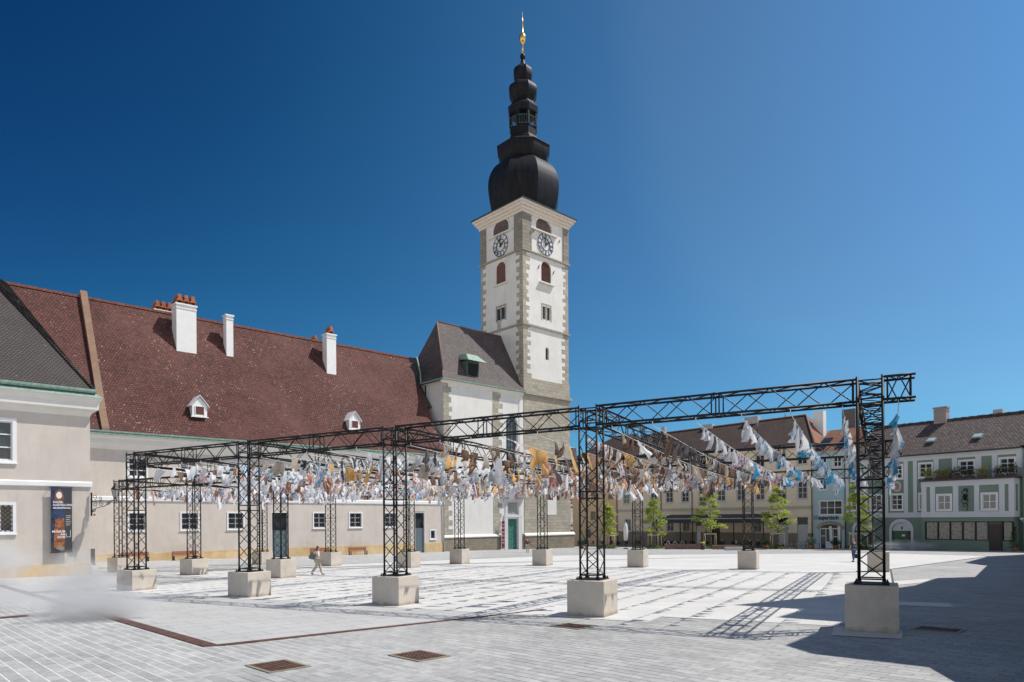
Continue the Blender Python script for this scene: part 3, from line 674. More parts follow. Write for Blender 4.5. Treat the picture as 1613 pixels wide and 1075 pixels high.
Aq = [(d, -d, Z(z)) for d, z in prof]; Bq = [(d, 21.5, Z(z)) for d, z in prof]; Cq = [(0, -d, Z(z)) for d, z in prof]; n = len(prof)
m_.add(Aq+Bq, [(k, (k+1) % n, n+(k+1) % n, n+k) for k in range(n)]+[tuple(range(n, 2*n))]); m_.add(Cq+Aq, [(k, (k+1) % n, n+(k+1) % n, n+k) for k in range(n)])
m_.build('cornice', cream_trim, L1)
m_ = MB(); m_.add([(-16, -.62, Z(10.45)), (.62, -.62, Z(10.45)), (.62, 21, Z(10.45)), (.3, -.3, Z(10.72)), (-16, -.3, Z(10.72)), (.3, 21, Z(10.72))], [(0, 1, 3, 4), (1, 2, 5, 3)]); m_.build('eaves_flashing', green_cu, L1)
gutter(L1, -16, .25, -.42, Z(10.85), green_cu, .12)
hiproof(L1, [(.25, -.25, Z(10.85)), (-16, -.25, Z(10.85)), (-16, 7.6, Z(19.7)), (-4.75, 7.6, Z(19.7)), (.25, 21.5, Z(10.85)), (-4.75, 21.5, Z(19.7)), (-16, 21.5, Z(19.7)), (-3.5, 5.6, Z(18.3))],
        [(1, 0, 7, 3, 2), (0, 4, 5, 3, 7), (3, 5, 6, 2), (0, 1, 2, 6, 5, 4)], tile_brown)
m_ = MB(); m_.tube((.25, -.25, Z(10.9)), (-4.75, 7.6, Z(19.8)), .09, 6); m_.build('hip_tiles', tile_brown, L1)
window(L1, -5.2, -3.92, Z(6.4), Z(8.65), 2, 3, .2); window(L1, -5.1, -3.92, Z(2.25), Z(3.8), 2, 1, .16, grille=True); window(L1, -9.2, -8.0, Z(6.4), Z(8.65), 2, 3, .2)
# museum poster: framed textile banner hanging off the wall
def flat_mat(n, c): return plain(n, c, .6, var=.1, nscale=6)
bn_ = empty('museum_banner', (-26.18, 42.34, -.5), PL, 'tall museum banner with a robed figure and white lettering on the beige house', 'banner')
bz0, bz1, bx0, bx1 = Z(.95), Z(4.88), -2.1, -1.02
m_ = MB(); m_.box(bx0, bx1, -.24, -.22, bz0, bz1); m_.build('sheet', flat_mat('banner_dark', (.045, .045, .05)), bn_)
m_ = MB(); m_.prism([(bx0+.02, bz0+.5), (bx0+.35, bz0+.3), (bx0+.7, bz0+.5), (bx0+.7, bz1-.02), (bx0+.02, bz1-.02)], -.25, -.241, 'y'); m_.build('picture_ground', plain('banner_blue', (.018, .035, .085), .6, var=.9, nscale=2.5), bn_)
cxp = bx0+.42
def blob(pts, y, mat, nm):
    b = MB(); b.prism([(cxp+a, bz0+c) for a, c in pts], y-.004, y, 'y'); b.build(nm, mat, bn_)
blob([(-.3, .35), (.0, .2), (.28, .3), (.28, 1.2), (.24, 2.2), (.0, 2.45), (-.2, 2.2), (-.24, 1.5)], -.252, plain('robe_orange', (.27, .095, .04), .7, var=.75, nscale=5), 'robe')
blob([(-.26, 2.0), (.28, 2.1), (.3, 2.75), (.1, 3.0), (-.15, 2.95), (-.3, 2.5)], -.258, plain('robe_blue', (.03, .05, .12), .7, var=.8, nscale=4), 'sleeve')
blob([(-.14, 2.95), (.16, 2.95), (.26, 3.2), (.2, 3.72), (0, 3.82), (-.2, 3.7), (-.24, 3.2)], -.256, plain('hair_brown', (.2, .08, .04), .7, var=.5, nscale=6), 'hair')
b = MB(); n = 16; b.prism([(cxp+.15*math.cos(2*math.pi*k/n), bz0+3.45+.21*math.sin(2*math.pi*k/n)) for k in range(n)], -.266, -.26, 'y'); b.build('face', flat_mat('pale_face', (.80, .74, .70)), bn_)
blob([(-.2, .25), (.1, .1), (.28, .18), (.2, .35), (0, .45)], -.262, flat_mat('stone_foot', (.25, .22, .18)), 'base')
tw = plain('white_print', (.8, .8, .8), .6)
for i, (tx, sz) in enumerate((('DAUER-', .17), ('AUSSTELLUNG', .17), ('NEUERÖFFNUNG', .13))): text_mesh(tx, sz, tw, bn_, (bx0+.1, -.27, bz0+2.98-.17*i), align='LEFT', bold=.004, sx=.88)
for i, tx in enumerate(('MUSEUM', 'AM', 'DOM')): text_mesh(tx, .19, tw, bn_, (bx0+.72, -.27, bz0+1.2-.17*i), align='RIGHT', bold=.004, sx=.9)
m_ = MB(); m_.box(bx0+.77, bx0+.79, -.248, -.241, bz0+.95, bz0+1.15); m_.box(bx0+.77, bx0+.98, -.248, -.241, bz0+.93, bz0+.95); m_.box(bx0+.98, bx0+1.0, -.248, -.241, bz0+.93, bz0+1.35)
for k in range(6): m_.box(bx0+.76, bx0+1.03-.03*(k % 3), -.248, -.241, bz0+2.2-k*.11, bz0+2.22-k*.11)
m_.build('print', tw, bn_)
m_ = MB()
for x in (bx0-.02, bx1+.02):
    for z in (bz0, bz1): m_.tube((x, -.23, z), (x, 0, z), .02, 6)
m_.tube((bx0-.04, -.23, bz0), (bx1+.04, -.23, bz0), .02, 6); m_.tube((bx0-.04, -.23, bz1), (bx1+.04, -.23, bz1), .02, 6); m_.build('brackets', dark, bn_)
# wrought iron lamp
lp = empty('wall_lantern', (-26.16, 42.32, .05), PL-R(45), 'black wrought iron lantern on a scrolled bracket at the house corner', 'lamp')
def spiral(m_, c, r, turns, a0, sgn, rad=.018, n=14):
    pts = []
    for k in range(n+1):
        f = k/n; a = a0+sgn*f*turns*2*math.pi; q = r*(1-f*.8); pts.append((c[0]+q*math.cos(a), -.03, c[1]+q*math.sin(a)))
    m_.path(pts, rad, 5)
m_ = MB(); m_.box(.05, .12, -.07, 0, Z(2.6), Z(4.05)); m_.path([(.1, -.03, Z(3.5)), (.6, -.03, Z(3.55)), (1.2, -.03, Z(3.52)), (1.75, -.03, Z(3.62))], .025, 6)
m_.path([(.12, -.03, Z(2.85)), (.4, -.03, Z(3.1)), (.9, -.03, Z(3.2)), (1.35, -.03, Z(3.5))], .02, 6)
for c, r, t_, a0, sg in (((.28, Z(3.78)), .17, 1.3, -1.6, 1), ((.62, Z(3.7)), .13, 1.2, -1.6, 1), ((.3, Z(3.32)), .16, 1.2, 1.6, -1), ((.72, Z(3.36)), .17, 1.3, 1.6, 1), ((1.12, Z(3.38)), .13, 1.2, 1.6, -1), ((1.62, Z(3.5)), .15, 1.3, 0, -1), ((.22, Z(2.95)), .13, 1.2, 1.6, -1), ((.26, Z(2.66)), .08, 1.2, 0, 1)): spiral(m_, c, r, t_, a0, sg)
m_.build('bracket', steel, lp)
m_ = MB(); x = 1.6; zb = Z(3.7); r4 = math.pi/4
m_.lathe([(.03, zb-.06), (.09, zb), (.12, zb+.03)], 8, (x, -.03)); m_.lathe([(.26, zb+.52), (.27, zb+.55), (.1, zb+.78), (.03, zb+.84), (.05, zb+.9), (.01, zb+.96)], 6, (x, -.03), smooth=False)
for k in range(6):
    a = 2*math.pi*k/6; m_.tube((x+.12*math.cos(a), -.03+.12*math.sin(a), zb+.03), (x+.24*math.cos(a), -.03+.24*math.sin(a), zb+.53), .014, 5)
m_.build('lantern', steel, lp)
m_ = MB(); m_.lathe([(.11, zb+.04), (.225, zb+.5)], 6, (x, -.03), smooth=False); m_.build('lantern_glass', plain('frosted_glass', (.35, .36, .36), .2), lp)
# info stele behind the house corner
m_ = MB(); m_.box(-.22, .22, -.05, .05, 0, 1.35); m_.box(-.3, .3, -.12, .12, 0, .05); s = m_.build('info_stele', plain('anthracite', (.05, .055, .06), .5)); s.location = on(-34.9, 56.6); s.rotation_euler = (0, 0, PL)
tag(s, 'dark information pillar between the beige house and the wing', 'sign')
m_ = MB(); m_.prism([(-.5, 0), (.5, 0), (.42, .1), (-.42, .1)], -.12, .12, 'y'); s = m_.build('speed_bump', plain('yellow_rubber', (.65, .6, .08), .6)); s.location = on(-30.0, 50.2); s.rotation_euler = (0, 0, .1); tag(s, 'yellow rubber ramp on the ground beyond the house corner', 'ramp')
# ---------------------------------------------------------------- cathedral
DZ = 1.6
CH = empty('cathedral', (-.63, 98.423, -1.6), PL, 'white cathedral tower with black onion dome and steep roofed chapel beside it', 'church')
stone = brickish('grey_ashlar', (.36, .325, .26), (.46, .42, .345), (.24, .21, .16), .95, .48, .02, .9, patch=.5, patchc=(.22, .2, .16), bm=.35, varn=.9)
rubble = brickish('rubble_stone', (.27, .23, .17), (.20, .175, .13), (.15, .13, .1), .62, .3, .03, .95, patch=.6, patchc=(.33, .29, .23), bm=.6, varn=2)
render_ = plaster('white_render', (.74, .725, .69), .28, sc=.35)
pinkish = plaster('pale_lower_render', (.70, .63, .56), .14, sc=.4)
chapel_tile = brickish('dark_slate_tiles', (.145, .122, .118), (.08, .066, .066), (.02, .016, .018), .26, .2, .03, .8, patch=.5, patchc=(.15, .10, .09), bm=.5, varn=.6)
# chapel walls: lower render up to z 12, upper white
holes = [(-.18, 2.17, Z(8.4), Z(17.8), 1.2)]
m_ = MB(); shell(m_, -11.46, 3.3, -2, Z(21.4), 9.8, [(-.18, 2.17, Z(8.4), Z(17.8), 1.2), (-6.9, -5.55, Z(5.95), Z(8.0)), (-5.05, -4.4, Z(5.6), Z(8.2)), (-.06, 2.2, Z(3.45), Z(5.2)), (-.08, 2.02, -.3, Z(2.8))], rev=.5); m_.build('wall', render_, CH)
m_ = MB(); m_.prism([(0, -2), (0, Z(.52)), (-.2, Z(.36)), (-.2, -2)], -11.7, -1.15); m_.prism([(0, -2), (0, Z(.52)), (-.2, Z(.36)), (-.2, -2)], 2.95, 3.2); m_.build('plinth', rubble, CH)
m_ = MB(); m_.prism([(-.201, Z(.3)), (-.3, Z(.34)), (-.3, Z(.46)), (0, Z(.72)), (0, Z(.45))], -11.75, -1.15); m_.build('plinth_moulding', cream_trim, CH)
def quoins(x, z0, z1, side, y=-.03, par=CH, w0=.85, w1=1.35, hh=.62, seed=1, mat=None, face='front', nm='quoins'):
    rr = random.Random(seed); q = MB(); z = z0; k = 0
    while z < z1-.1:
        h_ = min(hh*rr.uniform(.8, 1.2), z1-z); w_ = (w0 if k % 2 else w1)*rr.uniform(.85, 1.15)
        a, b = (x, x+w_*side)
        if face == 'front': q.box(a, b, y, y+.05, z, z+h_-.004)
        else: q.box(y, y+.05, a, b, z, z+h_-.004)
        z += h_; k += 1
    return q.build(nm, mat or stone, par)
quoins(-11.5, Z(.75), Z(21.2), 1, seed=2); quoins(-2.75, Z(.75), Z(20.9), 1, w0=1.2, w1=1.7, seed=3)
# arched window glass and stone edge
def archpts(x0, x1, z0, zt, r, n=12):
    cx = (x0+x1)/2; w2 = (x1-x0)/2
    return [(x0, z0)]+[(cx-w2*math.cos(math.pi*k/n), zt-r+r*math.sin(math.pi*k/n)) for k in range(n+1)]+[(x1, z0)]
m_ = MB(); m_.prism(archpts(-.18, 2.17, Z(8.4), Z(17.8), 1.2), .4, .45, 'y'); aw = m_.build('window', glassmat('leaded_glass', (.05, .08, .09), .25), CH)
m_ = MB()
for k in range(1, 4): x = -.18+2.35*k/4; m_.box(x-.03, x+.03, .33, .4, Z(8.4), Z(17.3))
for k in range(12): z = Z(8.8)+k*.75; m_.box(-.18, 2.17, .35, .395, z-.03, z+.03)
m_.build('frame', dark, aw)
for a, b, c, d in ((-6.9, -5.55, 5.95, 8.0), (-5.05, -4.4, 5.6, 8.2)):
    m_ = MB(); m_.box(a, b, .4, .45, Z(c), Z(d)); wn = m_.build('niche_window', plain('shadowed_stone', (.2, .16, .12), .9), CH)
# white pilasters around the window bay
m_ = MB(); m_.box(-1.1, -.35, -.06, 0, Z(6.5), Z(14)); m_.box(2.4, 3.2, -.08, 0, Z(.6), Z(20.8)); m_.build('pilaster', render_, CH)
m_ = MB()
P = MB(); P.box(-.75, -.08, -.16, .0, -.25, Z(3.05)); P.box(2.02, 2.7, -.16, 0, -.25, Z(3.05)); P.box(-.75, 2.7, -.18, 0, Z(3.05), Z(3.4)); P.box(-.5, -.06, -.1, 0, Z(3.4), Z(5.2)); P.box(2.2, 2.6, -.1, 0, Z(3.4), Z(5.2)); P.box(-.85, 2.85, -.16, 0, Z(5.2), Z(5.75)); P.build('portal_frame', plaster('grey_stone_trim', (.60, .60, .60), .1), CH)
P = MB(); P.prism([(-1.2, Z(5.9)), (3.2, Z(5.9)), (3.2, Z(6.1)), (1.6, Z(7.3)), (.4, Z(7.3)), (-1.2, Z(6.1))], -.55, 0, 'y'); P.build('portal_roof', plain('grey_pediment', (.3, .29, .27), .8), CH)
gd = door(CH, -.08, 2.02, -.25, Z(2.8), plain('green_bronze_door', (.045, .17, .14), .5, var=.4, nscale=3), panels=5, split=True, dep=.3)
m_ = MB(); m_.box(-.06, 2.2, .3, .34, Z(3.45), Z(5.2)); tg = m_.build('transom_window', glass, CH)
m_ = MB()
for k in range(-4, 9):
    for sg in (1, -1):
        x0_ = -.06+k*.28; za = 0; L_ = 1.75
        a = (x0_ if sg > 0 else x0_+L_, 0); b = (x0_+L_ if sg > 0 else x0_, L_)
        pa, pb = Vector((a[0], .25, Z(3.45)+a[1])), Vector((b[0], .25, Z(3.45)+b[1]))
        d = pb-pa; lo, hi = 0, 1
        for edge, sgn in ((-.06, 1), (2.2, -1)):
            if abs(d.x) > 1e-6:
                f = (edge-pa.x)/d.x
                if d.x*sgn > 0: lo = max(lo, f)
                else: hi = min(hi, f)
        if hi-lo > .03: m_.tube(pa+d*lo, pa+d*hi, .025, 4, caps=False)
m_.build('lattice', white, tg)
# eaves and roof of the chapel
cornice(CH, [(0, Z(21.0)), (-.3, Z(21.3)), (-.45, Z(21.45)), (0, Z(21.45))], -11.9, 3.3, cream_trim)
gutter(CH, -11.95, 3.3, -.55, Z(21.45), green_cu, .11)
m_ = MB(); m_.box(-12.05, -11.85, -.6, 9.9, Z(21.36), Z(21.55)); m_.build('gutter', green_cu, CH)
E_ = Z(21.5)
hiproof(CH, [(-12, -.6, E_), (3.4, -.6, E_), (-12, 10.4, E_), (3.4, 10.4, E_), (-11.1, .5, E_+1.3), (3.4, .5, E_+1.3), (-11.1, 9.3, E_+1.3), (3.4, 9.3, E_+1.3), (-8.75, 4.9, Z(30.7)), (3.4, 4.9, Z(30.7))],
        [(0, 1, 5, 4), (4, 5, 9, 8), (0, 4, 6, 2), (4, 8, 6), (6, 8, 9, 7), (2, 6, 7, 3), (0, 2, 3, 1), (1, 3, 7, 9, 5)], chapel_tile)
m_ = MB(); m_.tube((-11.1, .5, E_+1.33), (-8.75, 4.9, Z(30.75)), .09, 6); m_.tube((-12, -.6, E_+.03), (-11.1, .5, E_+1.33), .09, 6); m_.tube((-8.75, 4.9, Z(30.78)), (3.4, 4.9, Z(30.78)), .09, 6); m_.build('ridge_tiles', plain('ridge_clay', (.2, .12, .1), .8), CH)
# nave roof joining behind
hiproof(CH, [(-24, 2.5, Z(18)), (-9, 2.5, Z(18)), (-9, 8.6, Z(26.1)), (-24, 8.6, Z(25.4)), (-24, 15, Z(18)), (-9, 15, Z(18))], [(0, 1, 2, 3), (3, 2, 5, 4), (0, 3, 4), (1, 5, 2), (0, 4, 5, 1)], chapel_tile, 'nave_roof')
m_ = MB(); m_.path([(-12.0, 4.3, Z(21.4)), (-11.9, 4.6, Z(23)), (-12.05, 5.2, Z(25.2))], .12, 6); m_.build('valley_flashing', green_cu, CH)
m_ = MB(); m_.path([(-11.52, 3.9, Z(21.2)), (-11.55, 3.9, Z(10))], .1, 6); m_.build('downpipe', dark, CH)
m_ = MB(); m_.prism([(.1, Z(22.0)), (1.1, Z(23.8)), (.1, Z(24.8))], -7.2, -4.9); d_ = MB(); d_.box(-7.1, -4.9, .35, 1.9, Z(22.4), Z(24.7)); do = d_.build('dormer', plain('dormer_green_dark', (.07, .11, .10), .6), CH)
m_ = MB(); m_.add([(-7.6, -.6, Z(24.6)), (-4.3, -.6, Z(24.6)), (-7.2, 2.6, Z(25.2)), (-4.7, 2.6, Z(25.2)), (-7.0, .6, Z(25.7)), (-5.0, .6, Z(25.7)), (-7.0, 2.8, Z(25.9)), (-5.0, 2.8, Z(25.9))], [(0, 1, 5, 4), (0, 4, 6, 2), (1, 3, 7, 5), (4, 5, 7, 6), (0, 2, 3, 1)]); m_.build('dormer_roof', green_cu, do)
m_ = MB(); m_.box(-6.9, -5.1, .3, .345, Z(22.7), Z(24.4)); m_.build('opening', plain('dark_void', (.01, .01, .01), .9), do)
# ---- tower
tx0, tx1, ty0, ty1 = 3.4, 13.25, 0, 9.5
def sq(m_, d, z0, z1, y_=0):
    m_.box(tx0-d, tx1+d, ty0-d, ty1+d, z0, z1)
m_ = MB(); holesT = [(6.25, 9.75, Z(46.4), Z(48.55), 1.25), (7.3, 9.45, Z(38.9), Z(42.1), 1.0), (7.55, 8.3, Z(33.2), Z(35.2)), (8.5, 9.25, Z(33.2), Z(35.2)), (8.1, 8.85, Z(27.1), Z(29.0), .37)]
TX = sorted({0})
shell(m_, tx0, tx1, Z(23.8), Z(49.2), 9.5, holesT, rev=.35); tw_ = m_.build('tower_wall', render_, CH)
m_ = MB(); shell(m_, tx0-.12, tx1+.12, -2, Z(23.8), 9.7, [(8.25, 9.4, Z(5.7), Z(7.6)), (10.2, 10.9, Z(5.7), Z(7.6))], y0=-.12, rev=.35); m_.build('tower_base', stone, CH)
m_ = MB(); m_.box(7.9, 10.15, -.14, -.121, Z(3.4), Z(5.65)); m_.box(9.41, 10.15, -.14, -.121, Z(5.65), Z(8.5)); m_.build('render_patch', render_, CH); MB().box(3.42, 5.0, -.14, -.121, Z(8), Z(13)).build('render_patch', render_, CH)
m_ = MB(); m_.box(8.25, 9.4, .2, .24, Z(5.7), Z(7.6)); m_.box(10.2, 10.9, .2, .24, Z(5.7), Z(7.6)); m_.build('niche', plain('brownish_niche', (.14, .09, .07), .9), CH)
m_ = MB(); m_.prism([(-.12, -2), (-.12, Z(.5)), (-.32, Z(.3)), (-.32, -2)], 3.2, 14.0); m_.box(13.37, 14.0, -.12, 9.6, -2, Z(.35)); m_.build('plinth', rubble, CH)
m_ = MB(); m_.prism([(-.321, Z(.24)), (-.42, Z(.28)), (-.42, Z(.42)), (-.12, Z(.72)), (-.12, Z(.4))], 3.2, 14.1); m_.build('plinth_moulding', cream_trim, CH)
def ring(z0, z1, d, mat, nm='string_course'):
    m_ = MB(); zs = Z(z0); ze = Z(z1)
    m_.box(tx0-d, tx1+d, ty0-d, ty0-.001, zs, ze); m_.box(tx0-d, tx0-.001, ty0, ty1, zs, ze); m_.box(tx1+.001, tx1+d, ty0, ty1, zs, ze); m_.box(tx0-d, tx1+d, ty1, ty1+d, zs, ze); m_.build(nm, mat, CH)
ring(21.3, 21.75, .42, stone); ring(31.6, 31.85, .26, plain('grey_string', (.33, .31, .27), .9)); ring(42.65, 42.85, .3, plain('grey_string', (.33, .31, .27), .9))
for dd, z0, z1 in ((.2, 48.3, 48.7), (.42, 48.7, 49.1), (.7, 49.1, 49.5), (.95, 49.5, 49.8)): ring(z0, z1, dd, plaster('cornice_pink', (.72, .64, .56), .06), 'cornice')
m_ = MB(); m_.box(tx0-1.1, tx1+1.1, ty0-1.1, ty1+1.1, Z(49.8), Z(49.95)); m_.build('roof_edge', plain('black_copper', (.018, .018, .022), .5, var=.3), CH)
# quoins at three visible corners, front and left faces
for z0, z1, w0, w1 in ((23.8, 31.6, .9, 1.5), (31.85, 42.65, .7, 1.3)):
    quoins(tx0-.03, Z(z0), Z(z1), 1, w0=w0, w1=w1, seed=int(z0)); quoins(tx1+.03, Z(z0), Z(z1), -1, w0=w0*.8, w1=w1*.9, seed=int(z0)+1)
    quoins(0.021, Z(z0), Z(z1), 1, y=tx0-.035, face='side', w0=w0, w1=w1, seed=int(z0)+2); quoins(9.5, Z(z0), Z(z1), -1, y=tx0-.035, face='side', w0=w0*.6, w1=w1*.9, seed=int(z0)+3)
pil = brickish('pilaster_stone', (.22, .2, .17), (.30, .27, .22), (.13, .12, .1), 1.6, .55, .03, .9, bm=.4, varn=2)
m_ = MB(); m_.box(tx0-.16, tx0+1.75, -.16, -.001, Z(42.86), Z(48.3)); m_.box(tx0-.16, tx0-.001, 0, 1.7, Z(42.86), Z(48.3)); m_.build('corner_pilaster', pil, CH); MB().box(tx1-1.1, tx1+.14, -.14, -.001, Z(42.86), Z(48.3)).build('corner_pilaster', pil, CH); MB().box(tx0-.14, tx0-.001, 8.2, 9.5, Z(42.86), Z(48.3)).build('corner_pilaster', pil, CH)
# tower openings, front
lou = plain('red_brown_louvre', (.16, .07, .055), .7, var=.2)
def louvre(x0, x1, z0, z1, r, nm, side=False, par=CH, mat=None, blades=True):
    def tf(x, y, z): return (x, y, z) if not side else (tx0+y, x, z)
    m_ = MB(); pts = archpts(x0, x1, Z(z0), Z(z1), r); 
    A_ = [tf(x, .3, z) for x, z in pts]; B_ = [tf(x, .34, z) for x, z in pts]; n = len(pts)
    m_.add(A_+B_, [tuple(range(n)), tuple(range(n, 2*n))[::-1]]+[(k, n+k, n+(k+1) % n, (k+1) % n) for k in range(n)]); o = m_.build(nm, mat or lou, par)
    if blades:
        b = MB(); z = z0+.15
        while z < z1-.15:
            wid = (x1-x0)/2; cx = (x0+x1)/2
            if z > z1-r: wid *= math.sqrt(max(0, 1-((z-(z1-r))/r)**2))
            p = [tf(cx-wid, .3, Z(z+.12)), tf(cx+wid, .3, Z(z+.12)), tf(cx+wid, .12, Z(z)), tf(cx-wid, .12, Z(z))]
            q = [tf(cx-wid, .3, Z(z+.15)), tf(cx+wid, .3, Z(z+.15)), tf(cx+wid, .12, Z(z+.03)), tf(cx-wid, .12, Z(z+.03))]
            b.add(p+q, [(0, 1, 2, 3), (7, 6, 5, 4), (0, 4, 5, 1), (2, 6, 7, 3), (1, 5, 6, 2), (3, 7, 4, 0)]); z += .27
        b.build('blades', mat or lou, o)
    return o
planks = plain('brown_planks', (.12, .085, .075), .8, var=.3, nscale=2)
louvre(6.25, 9.75, 46.4, 48.55, 1.25, 'bell_shutter', mat=planks, blades=False); louvre(7.3, 9.45, 38.9, 42.1, 1.0, 'louvre_window')
for a, b, c, d, r in ((7.55, 8.3, 33.2, 35.2, 0), (8.5, 9.25, 33.2, 35.2, 0), (8.1, 8.85, 27.1, 29.0, 0)):
    m_ = MB(); m_.box(a, b, .3, .34, Z(c), Z(d)); m_.build('slit_window', glass, CH)
m_ = MB(); m_.box(7.25, 7.55, -.03, -.001, Z(33.05), Z(35.4)); m_.box(9.25, 9.5, -.03, -.001, Z(33.05), Z(35.4)); m_.box(7.25, 9.5, -.03, -.001, Z(35.4), Z(35.6)); m_.box(8.3, 8.5, -.03, -.001, Z(33.05), Z(35.4)); m_.build('stone_frame', stone, CH)
MB().box(5.2, 10.6, -.5, -.001, Z(46.2), Z(46.38)).build('ledge', render_, CH); MB().box(6.8, 9.9, -.45, -.001, Z(38.55), Z(38.75)).build('ledge', render_, CH)
# side face openings are framed boxes set into the left wall
for (a, b, c, d, r, nm, mt, bl) in ((2.9, 6.4, 46.4, 48.55, 1.25, 'bell_shutter', planks, False), (3.65, 5.75, 38.9, 42.1, 1.0, 'louvre_window', lou, False)):
    m_ = MB(); pts = archpts(a, b, Z(c), Z(d), r); n = len(pts)
    A_ = [(tx0-.02, x, z) for x, z in pts]; B_ = [(tx0+.05, x, z) for x, z in pts]
    m_.add(A_+B_, [tuple(range(n)), tuple(range(n, 2*n))[::-1]]+[(k, n+k, n+(k+1) % n, (k+1) % n) for k in range(n)]); q = m_.build(nm, mt, CH)
    m_ = MB(); outer = archpts(a-.22, b+.22, Z(c)-.1, Z(d)+.22, r+.12)
    for k in range(len(pts)-1):
        p0, p1, o0, o1 = pts[k], pts[k+1], outer[k], outer[k+1]
        m_.add([(tx0-.12, p0[0], p0[1]), (tx0-.12, p1[0], p1[1]), (tx0-.12, o1[0], o1[1]), (tx0-.12, o0[0], o0[1]), (tx0-.001, p0[0], p0[1]), (tx0-.001, p1[0], p1[1]), (tx0-.001, o1[0], o1[1]), (tx0-.001, o0[0], o0[1])], [(0, 1, 2, 3), (0, 4, 5, 1), (3, 2, 6, 7)])
    m_.build('frame', render_, q)
    if nm == 'louvre_window':
        m_ = MB()
        for k in range(11): m_.box(tx0-.07, tx0-.021, a+.05, b-.05, Z(c)+.1+k*.25, Z(c)+.22+k*.25)
        m_.build('blades', lou, q)
m_ = MB(); m_.box(tx0-.02, tx0-.001, 3.95, 4.7, Z(33.3), Z(35.1)); m_.box(tx0-.02, tx0-.001, 4.95, 5.7, Z(33.3), Z(35.1)); m_.build('slit_window', glass, CH)
m_ = MB(); m_.box(tx0-.06, tx0-.021, 3.65, 3.95, Z(33.1), Z(35.3)); m_.box(tx0-.06, tx0-.021, 4.7, 4.95, Z(33.1), Z(35.3)); m_.box(tx0-.06, tx0-.021, 5.7, 6, Z(33.1), Z(35.3)); m_.box(tx0-.06, tx0-.021, 3.65, 6, Z(35.3), Z(35.55)); m_.build('stone_frame', stone, CH)
MB().box(tx0-.45, tx0-.001, 1.9, 7.3, Z(46.2), Z(46.38)).build('ledge', render_, CH); MB().box(tx0-.4, tx0-.001, 3.2, 6.2, Z(38.55), Z(38.75)).build('ledge', render_, CH)
m_ = MB()
for k in range(9): m_.tube((tx0-.2, 4.9, Z(31.9+k*.16)-.1), (tx0-.2, 5.45, Z(31.9+k*.16)-.1), .03, 4)
for y in (4.9, 5.45): m_.tube((tx0-.2, y, Z(29.5)), (tx0-.2, y, Z(33.1)), .035, 4)
m_.build('ladder', plain('grey_iron', (.2, .2, .2), .6), CH)
# iron ties and the strip of fresh plaster below the stone
m_ = MB()
for x, z in ((5.6, 46.0), (11.3, 46.0), (6.7, 40.9), (9.95, 40.8)): m_.tube((x-.15, -.1, Z(z-.3)), (x+.15, -.1, Z(z+.3)), .06, 5)
m_.build('iron_tie', dark, CH)
# clocks
black = plain('clock_black', (.01, .01, .015), .4); cw = plain('clock_white', (.72, .75, .8), .5)
def clock(cx, cz, side):
    cl = bpy.data.objects.new('clock', None); COL.objects.link(cl); cl.parent = CH
    if side: cl.location = (tx0-.06, cx, Z(cz)); cl.rotation_euler = (0, 0, R(-90))
    else: cl.location = (cx, -.06, Z(cz))
    Rr = 1.68
    def disc(r0_, r1_, y0_, y1_, mat, nm, n=40):
        m_ = MB()
        for k in range(n):
            a, b = 2*math.pi*k/n, 2*math.pi*(k+1)/n
            P = [(r*math.cos(t), y, r*math.sin(t)) for y in (y0_, y1_) for r, t in ((r0_, a), (r1_, a), (r1_, b), (r0_, b))]
            m_.add(P, [(0, 1, 2, 3), (4, 7, 6, 5), (1, 5, 6, 2), (0, 3, 7, 4)])
        m_.build(nm, mat, cl)
    disc(.95, Rr, -.03, .03, cw, 'dial'); disc(Rr-.1, Rr, -.07, -.031, black, 'outer_ring'); disc(.88, .98, -.07, -.031, black, 'inner_ring')
    rom = ['XII', 'I', 'II', 'III', 'IIII', 'V', 'VI', 'VII', 'VIII', 'IX', 'X', 'XI']
    nm_ = MB()
    for k, t_ in enumerate(rom):
        a = -2*math.pi*k/12; ca, sa = math.cos(a), math.sin(a); wdt = {'I': .1, 'V': .24, 'X': .24}; tot = sum(wdt[c]+.03 for c in t_); x = -tot/2
        def bar(xa, za, xb, zb, th=.055):
            p = [(xa-th/2, za), (xa+th/2, za), (xb+th/2, zb), (xb-th/2, zb)]; q = [(px*ca-pz*sa, px*sa+pz*ca) for px, pz in p]
            nm_.add([(u, -.07, v) for u, v in q]+[(u, -.031, v) for u, v in q], [(0, 1, 2, 3), (0, 4, 5, 1), (1, 5, 6, 2), (2, 6, 7, 3), (3, 7, 4, 0)])
        for c in t_:
            w_ = wdt[c]; l, r_ = x+.02, x+w_
            if c == 'I': bar((l+r_)/2, 1.02, (l+r_)/2, 1.54)
            elif c == 'V': bar(l+.1, 1.02, l, 1.54); bar(l+.1, 1.02, r_, 1.54)
            else: bar(l, 1.02, r_, 1.54); bar(r_, 1.02, l, 1.54)
            x += w_+.03
    nm_.build('numerals', black, cl)
    for ang, ln, th, nm in ((R(-58), 1.05, .16, 'hour_hand'), (R(12), 1.4, .12, 'minute_hand')):
        h = MB(); d = Vector((math.sin(-ang), 0, math.cos(ang))); h_ = Vector((d.z, 0, -d.x))*th
        yy = -.1 if nm[0] == 'h' else -.13
        P = [-d*.3-h_*.5, d*.3-h_, d*ln, d*.3+h_, -d*.3+h_*.5]
        h.add([(p.x, yy, p.z) for p in P]+[(p.x, yy+.02, p.z) for p in P], [(0, 1, 2, 3, 4), (9, 8, 7, 6, 5)]+[(k, 5+k, 5+(k+1) % 5, (k+1) % 5) for k in range(5)]); h.build(nm, black, cl)
clock(8.2, 44.65, False); clock(4.75, 44.65, True)
